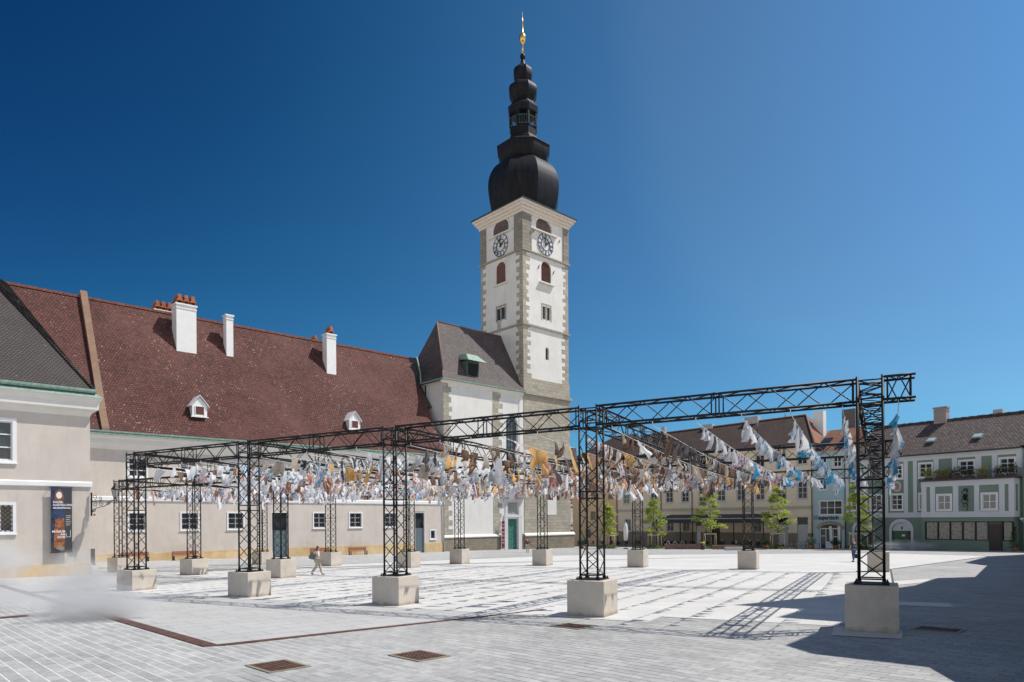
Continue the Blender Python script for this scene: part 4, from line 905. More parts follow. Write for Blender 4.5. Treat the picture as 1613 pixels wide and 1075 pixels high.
# ---- onion spire
sp_m = plain('black_copper', (.018, .018, .022), .5, var=.3); 
m2, t2, p2 = newmat('spire_copper'); c2 = coords(t2, (1, 1, .15)); t2.links.new(ramp(t2, noise(t2, c2, 1.6, 6, .7), [(.35, (.008, .008, .010)), (.6, (.016, .018, .023)), (.75, (.02, .035, .042))]), p2.inputs['Base Color']); p2.inputs['Roughness'].default_value = .5; p2.inputs['Specular IOR Level'].default_value = .14
tcx, tcy = 8.32, 4.75
def octo(prof, mat, nm, par=CH, n=8, smooth=False):
    if len(prof) > 8:
        q = []
        for i in range(len(prof)-1):
            p0 = prof[max(0, i-1)]; p1 = prof[i]; p2_ = prof[i+1]; p3 = prof[min(len(prof)-1, i+2)]
            for k in range(3):
                t_ = k/3; q.append(tuple(.5*(2*p1[a]+(p2_[a]-p0[a])*t_+(2*p0[a]-5*p1[a]+4*p2_[a]-p3[a])*t_*t_+(3*p1[a]-p0[a]-3*p2_[a]+p3[a])*t_**3) for a in (0, 1)))
        prof = q+[prof[-1]]
    prof = [(r_*.965, z_) for r_, z_ in prof]
    m_ = MB(); m_.lathe([(r/math.cos(math.pi/8) if n == 8 else r, Z(z)) for r, z in prof], n, (tcx, tcy), math.pi/8, smooth); return m_.build(nm, mat, par)
octo([(4.6, 49.95), (5.0, 50.8), (5.35, 51.9), (5.58, 53.0), (5.68, 54.0), (5.65, 54.9), (5.53, 55.6), (5.33, 56.3), (5.05, 56.9), (4.68, 57.5), (4.2, 58.05), (3.6, 58.5), (3.0, 58.9), (2.5, 59.5)], m2, 'onion_dome')
octo([(2.9, 58.3), (3.5, 58.6), (3.85, 59.2), (4.05, 59.9), (4.12, 60.75), (4.22, 60.8), (4.22, 60.95), (3.7, 61.2), (3.1, 61.6), (2.4, 62.1), (1.9, 62.6)], m2, 'skirt_roof')
octo([(2.4, 62.1), (2.35, 62.35), (2.06, 62.8), (2.06, 64.15)], m2, 'lantern_drum')
m_ = MB()
for k in range(8):
    a = math.pi/8+k*math.pi/4; r = 1.95/math.cos(math.pi/8); x, y = tcx+r*math.cos(a), tcy+r*math.sin(a); m_.box(x-.16, x+.16, y-.16, y+.16, Z(64.15), Z(67.0))
m_.build('lantern_posts', m2, CH)
m_ = MB(); m_.lathe([(.5, Z(64.15)), (.5, Z(67.0))], 8, (tcx, tcy), math.pi/8, False); m_.build('lantern_core', m2, CH)
m_ = MB()
for z0 in (64.3, 65.6):
    for k in range(8):
        a, b = math.pi/8+k*math.pi/4, math.pi/8+(k+1)*math.pi/4; r = 2.05/math.cos(math.pi/8); m_.tube((tcx+r*math.cos(a), tcy+r*math.sin(a), Z(z0)), (tcx+r*math.cos(b), tcy+r*math.sin(b), Z(z0)), .09, 4)
for k in range(8):
    a, b = math.pi/8+k*math.pi/4, math.pi/8+(k+1)*math.pi/4; r = 2.05/math.cos(math.pi/8)
    for j in range(1, 6): f = j/6; x = tcx+r*(math.cos(a)*(1-f)+math.cos(b)*f); y = tcy+r*(math.sin(a)*(1-f)+math.sin(b)*f); m_.tube((x, y, Z(64.3)), (x, y, Z(65.6)), .05, 4, caps=False)
m_.build('balustrade', plain('dark_verdigris', (.035, .08, .075), .6), CH)
octo([(2.2, 66.4), (2.3, 66.5), (2.42, 67.3), (2.42, 67.4), (1.9, 68.0), (1.45, 68.7)], m2, 'lantern_roof')
octo([(1.35, 68.3), (1.7, 68.75), (2.05, 69.3), (2.24, 69.9), (2.25, 70.45), (2.05, 71.0), (1.6, 71.35), (1.1, 71.55), (.9, 71.9)], m2, 'upper_bulb')
octo([(.95, 71.6), (1.25, 72.1), (1.46, 72.6), (1.5, 73.1), (1.44, 73.6), (1.2, 74.0), (.8, 74.3), (.45, 74.6), (.22, 75.45)], m2, 'top_bulb')
gold = plain('gilded_metal', (.75, .5, .15), .25, .9, var=.1)
m_ = MB(); m_.lathe([(.1, Z(75.35)), (.36, Z(75.55)), (.44, Z(75.87)), (.34, Z(76.2)), (.1, Z(76.35))], 12, (tcx, tcy)); m_.build('black_ball', m2, CH)
m_ = MB(); m_.lathe([(.14, Z(76.3)), (.13, Z(77.7)), (.1, Z(77.85)), (.38, Z(78.15)), (.54, Z(78.75)), (.5, Z(79.2)), (.22, Z(79.6)), (.12, Z(79.8)), (.1, Z(81.2)), (.02, Z(83.0))], 10, (tcx, tcy)); m_.build('gilded_finial', gold, CH)
# ---------------------------------------------------------------- yellow building
YA = -.83652; DZ = 1.75
ochre = plaster('ochre_plaster', (.74, .52, .31), .16, sc=.4); yel = plaster('yellow_plaster', (.80, .655, .50), .14, sc=.4)
tile_old = brickish('old_brown_tiles', (.11, .052, .036), (.045, .025, .02), (.02, .014, .012), .3, .26, .05, .85, patch=.5, patchc=(.08, .05, .045), bm=.5)
tile_orange = brickish('orange_tiles', (.36, .13, .07), (.28, .11, .065), (.1, .05, .03), .24, .22, .03, .85, patch=.55, patchc=(.12, .085, .06), bm=.5, varn=.9)
grey_fr = plain('grey_window_paint', (.52, .52, .50), .6, var=.05)
YB = empty('yellow_building', (33.50, 104.845, -1.75), YA, 'long pale yellow building behind the trees with cafe awning and brown roof', 'building')
wx = [-20.6, -14.75, -11.65, -8.6, -5.4, -2.1, 1.25, 4.34, 7.64, 10.7]
ww = 1.3
holes = []
for x in wx: holes += [(x, x+ww, Z(5.4), Z(7.8)), (x, x+ww, Z(10.3), Z(12.0))]
gx = [-20.3, -14.6, -11.5, -8.4, 3.9]
for x in gx: holes.append((x, x+1.2, Z(.6), Z(2.6)))
holes += [(7.7, 9.25, -1, Z(2.7)), (10.55, 12.1, -1, Z(2.75)), (-3.2, -1.7, -1, Z(2.0)), (-6.0, -5.1, -1, Z(2.2))]
m_ = MB(); shell(m_, -22.1, 12.85, -1.5, Z(13.05), 12, holes); m_.build('wall', yel, YB)
for x in wx:
    window(YB, x, x+ww, Z(5.4), Z(7.8), 2, 3, .16, fm=grey_fr, smat=grey_fr, bar=.04); window(YB, x, x+ww, Z(10.3), Z(12.0), 2, 2, .16, fm=grey_fr, smat=grey_fr, bar=.04)
for x in gx: window(YB, x, x+1.2, Z(.6), Z(2.6), 2, 2, .12, fm=grey_fr)
ldoor = plain('pale_grey_door', (.50, .50, .49), .6, var=.05); bdoor = plain('brown_door', (.05, .03, .025), .5)
door(YB, 7.75, 9.2, -.8, Z(2.65), ldoor, panels=2, transom=.95); door(YB, 10.6, 12.05, -.6, Z(2.7), ldoor, panels=2, transom=1.0); door(YB, -3.15, -1.75, -.9, Z(1.95), bdoor, panels=2); door(YB, -5.95, -5.15, -.9, Z(2.1), white, panels=1, transom=.6)
m_ = MB(); m_.box(-22.1, 12.85, -.08, -.001, Z(3.9), Z(4.35)); m_.build('string_course', plaster('grey_band', (.50, .45, .36), .1), YB)
m_ = MB()
for a, b in ((-22.1, -6.0), (-5.1, -3.2), (-1.7, 7.7), (9.25, 10.55), (12.1, 12.85)): m_.box(a, b, -.05, -.001, -1.5, Z(.5))
m_.build('plinth', plaster('brown_plinth', (.26, .21, .16), .2), YB)
cornice(YB, [(0, Z(12.4)), (-.15, Z(12.5)), (-.35, Z(12.85)), (-.5, Z(13.1)), (0, Z(13.1))], -22.1, 12.9, yel); gutter(YB, -22.1, 13.2, -.58, Z(13.1), dark)
hiproof(YB, [(-22.1, -.5, Z(13.1)), (13.2, -.5, Z(13.1)), (9.2, 6, Z(18)), (-20.5, 6, Z(17.75)), (-22.1, 12.5, Z(13.1)), (13.2, 12.5, Z(13.1))], [(0, 1, 2, 3), (4, 5, 2, 3), (0, 3, 4), (0, 1, 5, 4)], tile_old)
m_ = MB(); m_.add([(13.25, -.5, Z(13.12)), (9.25, 6, Z(18.04)), (13.25, 12.5, Z(13.12)), (13.2, -.5, Z(13.08)), (9.2, 6, Z(17.98)), (13.2, 12.5, Z(13.08))], [(0, 1, 2), (3, 5, 4), (0, 3, 4, 1), (1, 4, 5, 2), (0, 2, 5, 3)]); m_.build('hip_roof', tile_orange, YB)
m_ = MB(); m_.tube((13.25, -.5, Z(13.2)), (9.25, 6, Z(18.1)), .12, 6); m_.tube((9.25, 6, Z(18.1)), (-20.5, 6, Z(17.85)), .12, 6); m_.build('ridge_tiles', plain('ridge_clay', (.2, .12, .1), .8), YB)
ch_m = plain('chimney_grey_render', (.42, .42, .43), .85, var=.1)
chimney(YB, .6, 6, Z(16.8), Z(18.75), 2.3, .9, ch_m, cap=False); chimney(YB, -7.4, 6, Z(16.8), Z(18.4), 2.0, .8, ch_m, cap=False); chimney(YB, 11.4, 5.6, Z(14), Z(18.3), 1.5, 1.0, white, cap=False); chimney(YB, -15.9, 5.5, Z(16), Z(18.9), .7, .5, ch_m, cap=False)
m_ = MB(); m_.tube((6.3, 5.4, Z(17)), (6.3, 5.4, Z(18.6)), .07, 6); m_.tube((3.8, 1.6, Z(14.5)), (3.8, 1.6, Z(17.0)), .06, 6); m_.build('vent_pipe', dark, YB)
for x in (-12.6, -22.0, 12.75, -6.6): 
    m_ = MB(); m_.path([(x, -.55, Z(13)), (x, -.16, Z(12.3)), (x, -.16, -.4)], .07, 6); m_.build('downpipe', dark, YB)
m_ = MB(); m_.box(10.0, 11.0, .8, 1.6, Z(14.6), Z(14.75), Matrix.Translation((1.3, 0, 0))); 
# ochre house left
OB = empty('ochre_house', (33.50, 104.845, -1.75), YA, 'plain ochre house between the church corner and the yellow building', 'building')
oh = [(-24.0, -23.0, Z(6.4), Z(7.8)), (-27.5, -26.5, Z(6.4), Z(7.8)), (-31, -30, Z(6.4), Z(7.8)), (-24.1, -23.1, Z(2.7), Z(4.0)), (-28.2, -27.2, Z(2.7), Z(4.0)), (-24.3, -23.4, -1, Z(.6)), (-29.5, -28.4, Z(-.6), Z(.8)), (-24.0, -23.0, Z(10), Z(11.2)), (-27.5, -26.5, Z(10), Z(11.2))]
m_ = MB(); shell(m_, -36, -22.13, -2.5, Z(13.0), 12, oh); m_.build('wall', ochre, OB)
for h in oh:
    if h[2] < -.5: door(OB, h[0]+.03, h[1]-.03, -.9, h[3]-.03, bdoor, panels=2)
    else: window(OB, *h, 2, 1, .1, fm=plain('tan_frame', (.3, .22, .14), .7))
hiproof(OB, [(-36.3, -.5, Z(13)), (-22.12, -.5, Z(13)), (-22.12, 6, Z(18.4)), (-27, 6, Z(18.4)), (-36.3, 12.5, Z(13)), (-22.12, 12.5, Z(13))], [(0, 1, 2, 3), (4, 5, 2, 3), (0, 3, 4), (1, 5, 2), (0, 1, 5, 4)], tile_old); gutter(OB, -36, -22.2, -.58, Z(13.0), dark)
# ---------------------------------------------------------------- blue and green houses
GA = math.atan2(-.80509, .59316)
BB = empty('blue_house', (42.09, 95.328, -1.6), GA, 'narrow pale blue house with shop lettering above a stone arched doorway', 'building'); DZ = 1.6
bluep = plaster('pale_blue_plaster', (.42, .54, .57), .12)
bh = [(3.02, 4.08, Z(9.6), Z(10.95)), (.95, 2.0, Z(9.6), Z(10.95)), (.95, 1.96, Z(6.57), Z(7.95)), (3.08, 4.06, Z(6.55), Z(7.9)), (1.0, 4.1, Z(3.1), Z(4.95)), (.95, 4.1, -1, Z(1.75), .75)]
m_ = MB(); shell(m_, .03, 4.6, -1.5, Z(11.6), 9, bh); m_.build('wall', bluep, BB)
for h in bh[:4]: window(BB, *h[:4], 2, 2, .1)
window(BB, 1.0, 4.1, Z(3.1), Z(4.95), 3, 2, .1)
cornice(BB, [(0, Z(11.3)), (-.3, Z(11.6)), (-.3, Z(11.75)), (0, Z(11.75))], .03, 4.6, bluep)
m_ = MB(); m_.prism([(-.4, Z(11.75)), (4.6, Z(15.2)), (9.3, Z(11.75))], .03, 4.62); m_.build('roof', tile_orange, BB)
m_ = MB(); mt = Matrix.Translation((0, -.4, Z(11.75))) @ Matrix.Rotation(math.atan2(3.45, 5.0), 4, 'X'); m_.box(.4, 1.7, .5, 3.6, .06, .16, mt); m_.box(3.2, 4.3, .5, 3.6, .06, .16, mt); m_.build('skylight', plain('dark_solar_glass', (.02, .025, .035), .15), BB)
chimney(BB, 1.2, 8.2, Z(12), Z(18.4), 1.9, 1.2, plain('dark_render', (.12, .12, .125), .8), cap=False)
m_ = MB(); m_.path([(4.62, -.35, Z(11.6)), (4.62, -.12, Z(11)), (4.62, -.12, -.4)], .06, 6); m_.path([(4.5, -.2, Z(10.6)), (4.5, -.9, Z(10.7))], .04, 5); m_.build('downpipe', dark, BB)
m_ = MB(); outer = archpts(.55, 4.5, Z(-1.3), Z(2.2), 1.0, 16); inner = archpts(.95, 4.1, Z(-1.3), Z(1.75), .75, 16)
for k in range(1, len(outer)-2):
    p0, p1, q0, q1 = outer[k], outer[k+1], inner[k], inner[k+1]
    m_.add([(p0[0], -.08, p0[1]), (p1[0], -.08, p1[1]), (q1[0], -.08, q1[1]), (q0[0], -.08, q0[1]), (p0[0], -.001, p0[1]), (p1[0], -.001, p1[1]), (q1[0], -.001, q1[1]), (q0[0], -.001, q0[1])], [(0, 3, 2, 1), (0, 1, 5, 4), (3, 7, 6, 2)])
m_.build('stone_arch', plain('bare_stone', (.33, .26, .19), .95, var=.5, nscale=6, bm=.5), BB)
m_ = MB(); m_.box(.95, 4.1, .16, .2, -1, Z(1.75)); sf = m_.build('shop_front', glass, BB)
m_ = MB()
for x in (.95, 1.75, 2.75, 3.6, 4.0): m_.box(x, x+.1, .08, .159, -.5, Z(1.1))
m_.box(.95, 4.1, .1, .159, Z(1.1), Z(1.25)); m_.box(1.85, 2.75, .1, .159, -.5, Z(-.6)); m_.box(1.02, 1.75, .1, .159, Z(.1), Z(.2)); m_.box(2.85, 3.6, .1, .159, Z(.0), Z(.1)); m_.build('shop_frame', white, sf)
for x, dx in ((2.35, .25), (3.55, .0)):
    m_ = MB(); vs = []
    for j in range(6):
        for i in range(4): vs.append((x+i*.13+dx*(j/5)**2, -.12+.05*math.sin(i*2+j), Z(1.5)-j*.52))
    m_.add(vs, [(j*4+i, j*4+i+1, (j+1)*4+i+1, (j+1)*4+i) for j in range(5) for i in range(3)], True); m_.build('curtain', white, sf)
navy = plain('navy_lettering', (.008, .02, .045), .8)
text_mesh('supertisch', .72, navy, BB, (.78, -.05, Z(2.42)), align='LEFT', bold=.02, sx=.98)
m_ = MB(); m_.box(.18, .24, -.05, -.02, Z(2.42), Z(2.95)); m_.box(.24, .42, -.05, -.02, Z(2.9), Z(2.95)); m_.box(.24, .38, -.05, -.02, Z(2.65), Z(2.7)); m_.box(.24, .42, -.05, -.02, Z(2.42), Z(2.47)); m_.box(.46, .72, -.05, -.02, Z(2.9), Z(2.95)); m_.box(.56, .62, -.05, -.02, Z(2.42), Z(2.9)); m_.build('sign_emblem', navy, BB)
GB = empty('green_house', (44.81, 91.641, -1.5), GA, 'green house with white pilasters, an arched gate and a projecting bay with roof terrace', 'building'); DZ = 1.5
greenp = plaster('sage_green_plaster', (.195, .262, .212), .2); lil = plaster('pale_lilac_trim', (.62, .63, .66), .08)
up_w = [(.9, 2.0), (3.4, 4.7), (6.1, 7.25), (9.35, 10.7), (13.75, 15.2), (17.85, 19.2)]; lo_w = [(.9, 2.0), (3.4, 4.7), (6.0, 7.25), (9.35, 10.5)]
holes = [(a, b, Z(7.6), Z(9.2)) for a, b in up_w]+[(a, b, Z(3.65), Z(5.5)) for a, b in lo_w]+[(6.0, 8.3, -1.2, Z(2.05), 1.1), (1.2, 3.6, -1.2, Z(2.05), 1.1)]
m_ = MB(); shell(m_, .05, 20.0, -1.5, Z(10.2), 12, holes); m_.build('wall', greenp, GB)
for a, b in up_w: window(GB, a, b, Z(7.6), Z(9.2), 2, 3, .18, smat=white)
for a, b in lo_w: window(GB, a, b, Z(3.65), Z(5.5), 2, 3, .18)
for a, b in ((.05, .5), (2.5, 3.0), (5.1, 5.6), (7.5, 8.0), (8.6, 9.05)): MB().box(a, b, -.07, -.001, Z(3.25), Z(9.65)).build('pilaster', lil, GB)
for a, b in ((10.95, 11.5), (12.95, 13.5), (15.4, 16.0), (17.05, 17.6), (19.4, 20.0)): MB().box(a, b, -.07, -.001, Z(7.0), Z(9.65)).build('pilaster', lil, GB)
pass
m_ = MB(); m_.box(.05, 20, -.09, -.001, Z(9.65), Z(10.2)); m_.build('frieze', lil, GB)
m_ = MB(); m_.box(.05, 10.3, -.09, -.001, Z(2.62), Z(3.25)); m_.build('string_course', lil, GB)
cornice(GB, [(0, Z(9.95)), (-.1, Z(9.95)), (-.4, Z(10.3)), (0, Z(10.3))], .05, 20, lil); gutter(GB, .05, 20, -.5, Z(10.3), dark)
tile_g = brickish('weathered_tiles', (.20, .145, .135), (.085, .06, .058), (.025, .02, .02), .36, .3, .05, .85, spots=.0, patch=.7, patchc=(.05, .04, .04), bm=.8, varn=2.5)
hiproof(GB, [(.05, -.4, Z(10.32)), (20.0, -.4, Z(10.32)), (20.0, 6, Z(15)), (1.2, 6, Z(15)), (.05, 12.4, Z(10.32)), (20, 12.4, Z(10.32))], [(0, 1, 2, 3), (4, 5, 2, 3), (0, 3, 4), (1, 5, 2), (0, 1, 5, 4)], tile_g)
m_ = MB(); x = 1.2
while x < 19.9: m_.box(x, x+.42, 5.85, 6.15, Z(14.9)+.04*(int(x*2) % 2), Z(15.15)+.04*(int(x*2) % 2)); x += .44
m_.build('ridge_tiles', tile_g, GB)
ch = chimney(GB, 9.5, 6, Z(14.2), Z(16.75), 1.45, 1.0, plaster('flaking_chimney', (.36, .31, .29), .5, sc=2), cap=True); chimney(GB, 15.6, 6.6, Z(14), Z(15.7), 1.0, .7, ch_m, cap=False)
sk = math.atan2(4.68, 6.4)
for x, yy in ((9.9, 2.6), (14.95, 2.6)):
    mt = Matrix.Translation((x, -.4+yy*math.cos(sk)+.3, Z(10.32)+yy*math.sin(sk)+.3)) @ Matrix.Rotation(sk*.75, 4, 'X'); m_ = MB(); m_.box(-.45, .45, -.5, .5, 0, .2, mt); q = m_.build('skylight', green_cu, GB); m_ = MB(); m_.box(-.36, .36, -.4, .4, .2, .215, mt); m_.build('pane', plain('sky_glass', (.35, .42, .48), .15), q)
# medallion
m_ = MB(); n = 24
m_.prism([(6.7+.5*math.cos(2*math.pi*k/n), Z(6.55)+.62*math.sin(2*math.pi*k/n)) for k in range(n)], -.1, -.001, 'y'); md = m_.build('medallion', lil, GB)
m_ = MB(); m_.prism([(6.7+.38*math.cos(2*math.pi*k/n), Z(6.55)+.49*math.sin(2*math.pi*k/n)) for k in range(n)], -.12, -.101, 'y'); m_.build('relief', plain('terracotta_relief', (.40, .27, .22), .8, var=.5, nscale=5), md)
for x in (7.15, 2.4):
    g0_ = MB(); outer = archpts(x-1.45, x+1.45, Z(-1.4), Z(2.45), 1.35, 16); inner = archpts(x-1.15, x+1.15, Z(-1.4), Z(2.05), 1.1, 16)
    for k in range(0, len(outer)-1):
        p0, p1, q0, q1 = outer[k], outer[k+1], inner[k], inner[k+1]
        g0_.add([(p0[0], -.1, p0[1]), (p1[0], -.1, p1[1]), (q1[0], -.1, q1[1]), (q0[0], -.1, q0[1]), (p0[0], -.001, p0[1]), (p1[0], -.001, p1[1]), (q1[0], -.001, q1[1]), (q0[0], -.001, q0[1])], [(0, 3, 2, 1), (0, 1, 5, 4), (3, 7, 6, 2)])
    g0_.build('gate_surround', lil, GB)
    m_ = MB(); m_.prism(archpts(x-1.15, x+1.15, Z(.95), Z(2.05), 1.1, 16), .12, .16, 'y'); m_.build('tympanum', lil, GB)
    gd = door(GB, x-1.13, x+1.13, -.7, Z(.95), plain('green_gate', (.045, .13, .06), .5, var=.15), dep=.17, panels=1, split=False)
    m_ = MB(); m_.box(x+.0, x+.38, .09, .12, Z(.25), Z(.5)); m_.build('notice', white, gd); m_ = MB(); m_.box(x+.72, x+1.12, .1, .13, -.7, Z(.93)); m_.build('dark_leaf', bdoor, gd)
    m_ = MB(); m_.box(x-.06, x+.1, .06, .12, Z(1.15), Z(1.5)); m_.build('gate_lamp', dark, GB)
# bay
by = -1.8; bx0_, bx1_ = 10.3, 19.65
pw_ = [(12.0, 13.5), (16.6, 18.1)]
sh = [(10.75, 11.99), (12.1, 13.3), (13.4, 14.6), (14.7, 15.9), (16.0, 17.15), (18.65, 19.5)]
holes = [(a+.1, b-.1, Z(3.55), Z(5.2)) for a, b in pw_]+[(10.72, 17.25, Z(.05), Z(2.05)), (17.27, 18.5, -1.3, Z(2.05)), (18.56, 19.6, Z(.05), Z(2.05))]
m_ = MB(); shell(m_, bx0_, bx1_, -1.4, Z(6.9), 1.79, holes, y0=by, rev=.12); m_.build('bay_wall', greenp, GB)
for a, b in pw_: window(GB, a+.1, b-.1, Z(3.55), Z(5.2), 2, 2, .2, y0=by, gm=plain('curtained_pane', (.30, .28, .25), .3))
for a, b in ((bx0_, 10.85), (11.25, 11.8), (13.7, 14.27), (15.87, 16.38), (18.3, 18.84), (19.2, 19.72)): MB().box(a, b, by-.06, by-.001, Z(3.28), Z(6.25)).build('bay_pilaster', lil, GB)
MB().box(bx1_+.001, bx1_+.07, by, by+.45, Z(3.28), Z(6.25)).build('bay_pilaster', lil, GB); MB().box(bx1_+.001, bx1_+.07, by+1.3, by+1.78, Z(3.28), Z(6.25)).build('bay_pilaster', lil, GB)
m_ = MB(); m_.box(bx0_-.05, bx1_+.09, by-.09, by-.001, Z(6.25), Z(6.9)); m_.box(bx1_+.001, bx1_+.09, by, -.1, Z(6.25), Z(6.9)); m_.box(bx0_-.05, bx1_+.09, by-.09, by-.001, Z(2.62), Z(3.28)); m_.box(bx1_+.001, bx1_+.09, by, -.1, Z(2.62), Z(3.28)); m_.build('bay_bands', lil, GB)
m_ = MB(); m_.box(bx0_-.15, bx1_+.35, by-.35, -.1, Z(6.9), Z(7.1)); m_.build('terrace_slab', plain('dark_fascia', (.06, .05, .05), .7), GB)
rl_ = MB(); zt = Z(8.05)
for a, b in (((10.35, by-.25), (19.85, by-.25)), ((19.85, by-.25), (19.85, -.15))):
    L_ = math.dist(a, b); n = int(L_/.24); rl_.tube((*a, zt), (*b, zt), .03, 5); rl_.tube((*a, Z(7.2)), (*b, Z(7.2)), .025, 5)
    for k in range(n+1): f = k/n; rl_.tube((a[0]+(b[0]-a[0])*f, a[1]+(b[1]-a[1])*f, Z(7.1)), (a[0]+(b[0]-a[0])*f, a[1]+(b[1]-a[1])*f, zt), .018, 4, caps=False)
rl_.build('terrace_railing', plain('railing_bronze', (.10, .07, .05), .6), GB)
m_ = MB()
bf = by-.03
m_.box(10.62, 10.72, bf, by+.1, Z(-.02), Z(2.12)); m_.box(10.72, 19.69, bf, by+.1, Z(2.05), Z(2.14)); m_.box(10.72, 17.25, bf, by+.1, Z(-.04), Z(.05)); m_.box(18.56, 19.6, bf, by+.1, Z(-.04), Z(.05))
for x in (12.05, 13.35, 14.65, 15.95, 17.2): m_.box(x-.06, x+.06, bf, by+.1, Z(.05), Z(2.05))
m_.box(18.49, 18.6, bf, by+.1, -1.2, Z(2.05)); m_.box(19.6, 19.69, bf, by+.1, Z(-.04), Z(2.05)); sfm = m_.build('shop_window', plain('dark_shop_frame', (.02, .018, .018), .5), GB)
pm, pt_, pp = newmat('painted_pane'); pc = coords(pt_, (1, 1, 1)); nn_ = noise(pt_, pc, 3.5, 6, .75); pt_.links.new(ramp(pt_, nn_, [(.34, (.10, .09, .085)), (.46, (.27, .25, .21)), (.66, (.36, .34, .29))]), pp.inputs['Base Color']); pp.inputs['Roughness'].default_value = .15
for a, b in sh:
    m_ = MB(); m_.box(a+.05, b-.05, by+.1, by+.115, Z(.06), Z(2.04)); m_.build('pane', pm, sfm)
door(GB, 17.27, 18.48, -1.0, Z(2.05), plain('dark_brown_door', (.035, .02, .02), .4), y0=by, dep=.06, panels=2, transom=.3)
# iron guild sign
m_ = MB(); gx_ = 15.07
m_.path([(gx_, by-.05, Z(5.9)), (gx_, by-.9, Z(5.85))], .03, 5); m_.path([(gx_+.1, by-.1, Z(3.3)), (gx_+.1, by-.1, Z(5.9))], .03, 5)
for cz, r in ((5.5, .28), (5.0, .22), (4.5, .3), (4.0, .2), (5.75, .14)):
    pts = [(gx_+.1-r*.6+r*math.cos(t_*.5), by-.12-.04*t_, Z(cz)+r*math.sin(t_*.5)) for t_ in range(12)]; m_.path(pts, .035, 5)
m_.box(gx_-.25, gx_+.05, by-.2, by-.15, Z(4.55), Z(5.2)); m_.build('iron_sign', steel, GB)
for x in (9.9, 10.18):
    m_ = MB(); m_.path([(x, -.14, Z(6.9 if x > 10 else 2.2)), (x, -.14, -.6)], .06, 6); m_.build('downpipe', plain('white_pipe', (.6, .6, .62), .5), GB)
# terrace planting
def leafmat(name, c, c2):
    m, t, p = newmat(name); co = coords(t); out = t.nodes["Material Output"]
    cc = ramp(t, noise(t, co, 1.3, 3), [(.35, c), (.65, c2)]); t.links.new(cc, p.inputs['Base Color']); p.inputs['Roughness'].default_value = .6
    tr = nd(t, "ShaderNodeBsdfTranslucent"); t.links.new(cc, tr.inputs[0]); mx = nd(t, "ShaderNodeMixShader"); mx.inputs[0].default_value = .4
    t.links.new(p.outputs[0], mx.inputs[1]); t.links.new(tr.outputs[0], mx.inputs[2]); t.links.new(mx.outputs[0], out.inputs[0]); return m
leafA = leafmat('spring_leaves', (.27, .34, .045), (.48, .54, .11)); leafD = leafmat('dark_leaves', (.03, .07, .02), (.07, .12, .03)); leafY = leafmat('yellow_green_leaves', (.28, .30, .04), (.45, .42, .08)); leafFl = leafmat('flowers', (.4, .12, .04), (.5, .42, .12)); leafR = leafmat('flower_mix', (.5, .12, .06), (.5, .35, .1))
def leaves(m_, c, rad, n, ls, rr):
    for _ in range(n):
        while True:
            v = Vector((rr.uniform(-1, 1), rr.uniform(-1, 1), rr.uniform(-1, 1)))
            if v.length < 1: break
        p = Vector(c)+Vector((v.x*rad[0], v.y*rad[1], v.z*rad[2])); a = Vector((rr.gauss(0, 1), rr.gauss(0, 1), rr.gauss(0, .5))).normalized(); b = a.orthogonal().normalized(); l = ls*rr.uniform(.6, 1.3)
        b = (b+Vector((0, 0, rr.uniform(-.4, .4)))).normalized()
        m_.face([p, p+a*l*.5+b*l*.3, p+a*l, p+a*l*.5-b*l*.3])
rr = random.Random(5); cG, sG = math.cos(GA), math.sin(GA)
mats = [leafA, leafY, leafD, leafD, leafY, leafD, leafY, leafD, leafD]
descs = ['pale bushy terrace plant at the left end of the railing', 'yellowish low terrace plant, second from the left', 'dark spreading terrace plant below the middle window', 'small dark terrace plant left of centre', 'orange yellow terrace plant near the middle window', 'trailing dark terrace plant right of the middle', 'bright yellow green terrace bush right of centre', 'dark leafy terrace plant near the right end', 'tall dark terrace shrub at the right corner']
for i, x in enumerate([11.0, 12.0, 14.2, 13.1, 12.9, 15.2, 16.6, 18.2, 19.45]):
    lx, ly = x, by+.15+(.3 if i % 2 else 0); wx_, wy_ = 44.81+lx*cG-ly*sG, 91.641+lx*sG+ly*cG
    o = empty('terrace_plant', (wx_, wy_, 7.1), GA, descs[i], 'potted plant', 'plants on the roof terrace')
    m_ = MB(); m_.box(-.4, .4, -.16, .16, 0, .3); m_.build('planter', plain('planter_brown', (.12, .06, .04), .8), o)
    m_ = MB(); leaves(m_, (0, 0, .75), (.62, .3, .5+(.25 if i in (0, 8, 2) else 0)), 230, .2, rr); m_.build('foliage', mats[i], o, recalc=False)
# neighbour at the far right
NB = empty('townhouse', (44.81, 91.641, -1.4), GA, 'townhouse at the far right edge with exposed brick and a white downpipe', 'building'); DZ = 1.4
m_ = MB(); shell(m_, 20.05, 32, -1.5, Z(10.2), 12, [(20.9, 22.0, Z(7.5), Z(9.2)), (21.0, 22.5, -1.2, Z(1.3))], y0=-.3); m_.build('wall', greenp, NB); window(NB, 20.9, 22.0, Z(7.5), Z(9.2), 2, 2, .15, y0=-.3); door(NB, 21.05, 22.45, -.9, Z(1.28), bdoor, y0=-.3, panels=2)
m_ = MB(); m_.box(20.3, 24, -.36, -.301, Z(1.4), Z(3)); m_.build('brick_patch', brick, NB); m_ = MB(); m_.box(20.05, 26, -1.3, -.301, Z(2.35), Z(2.5)); m_.build('canopy', lil, NB)
m_ = MB(); m_.path([(20.2, -1.2, Z(2.35)), (20.2, -.4, Z(1.9)), (20.2, -.4, -.8)], .06, 6); m_.build('downpipe', white, NB)
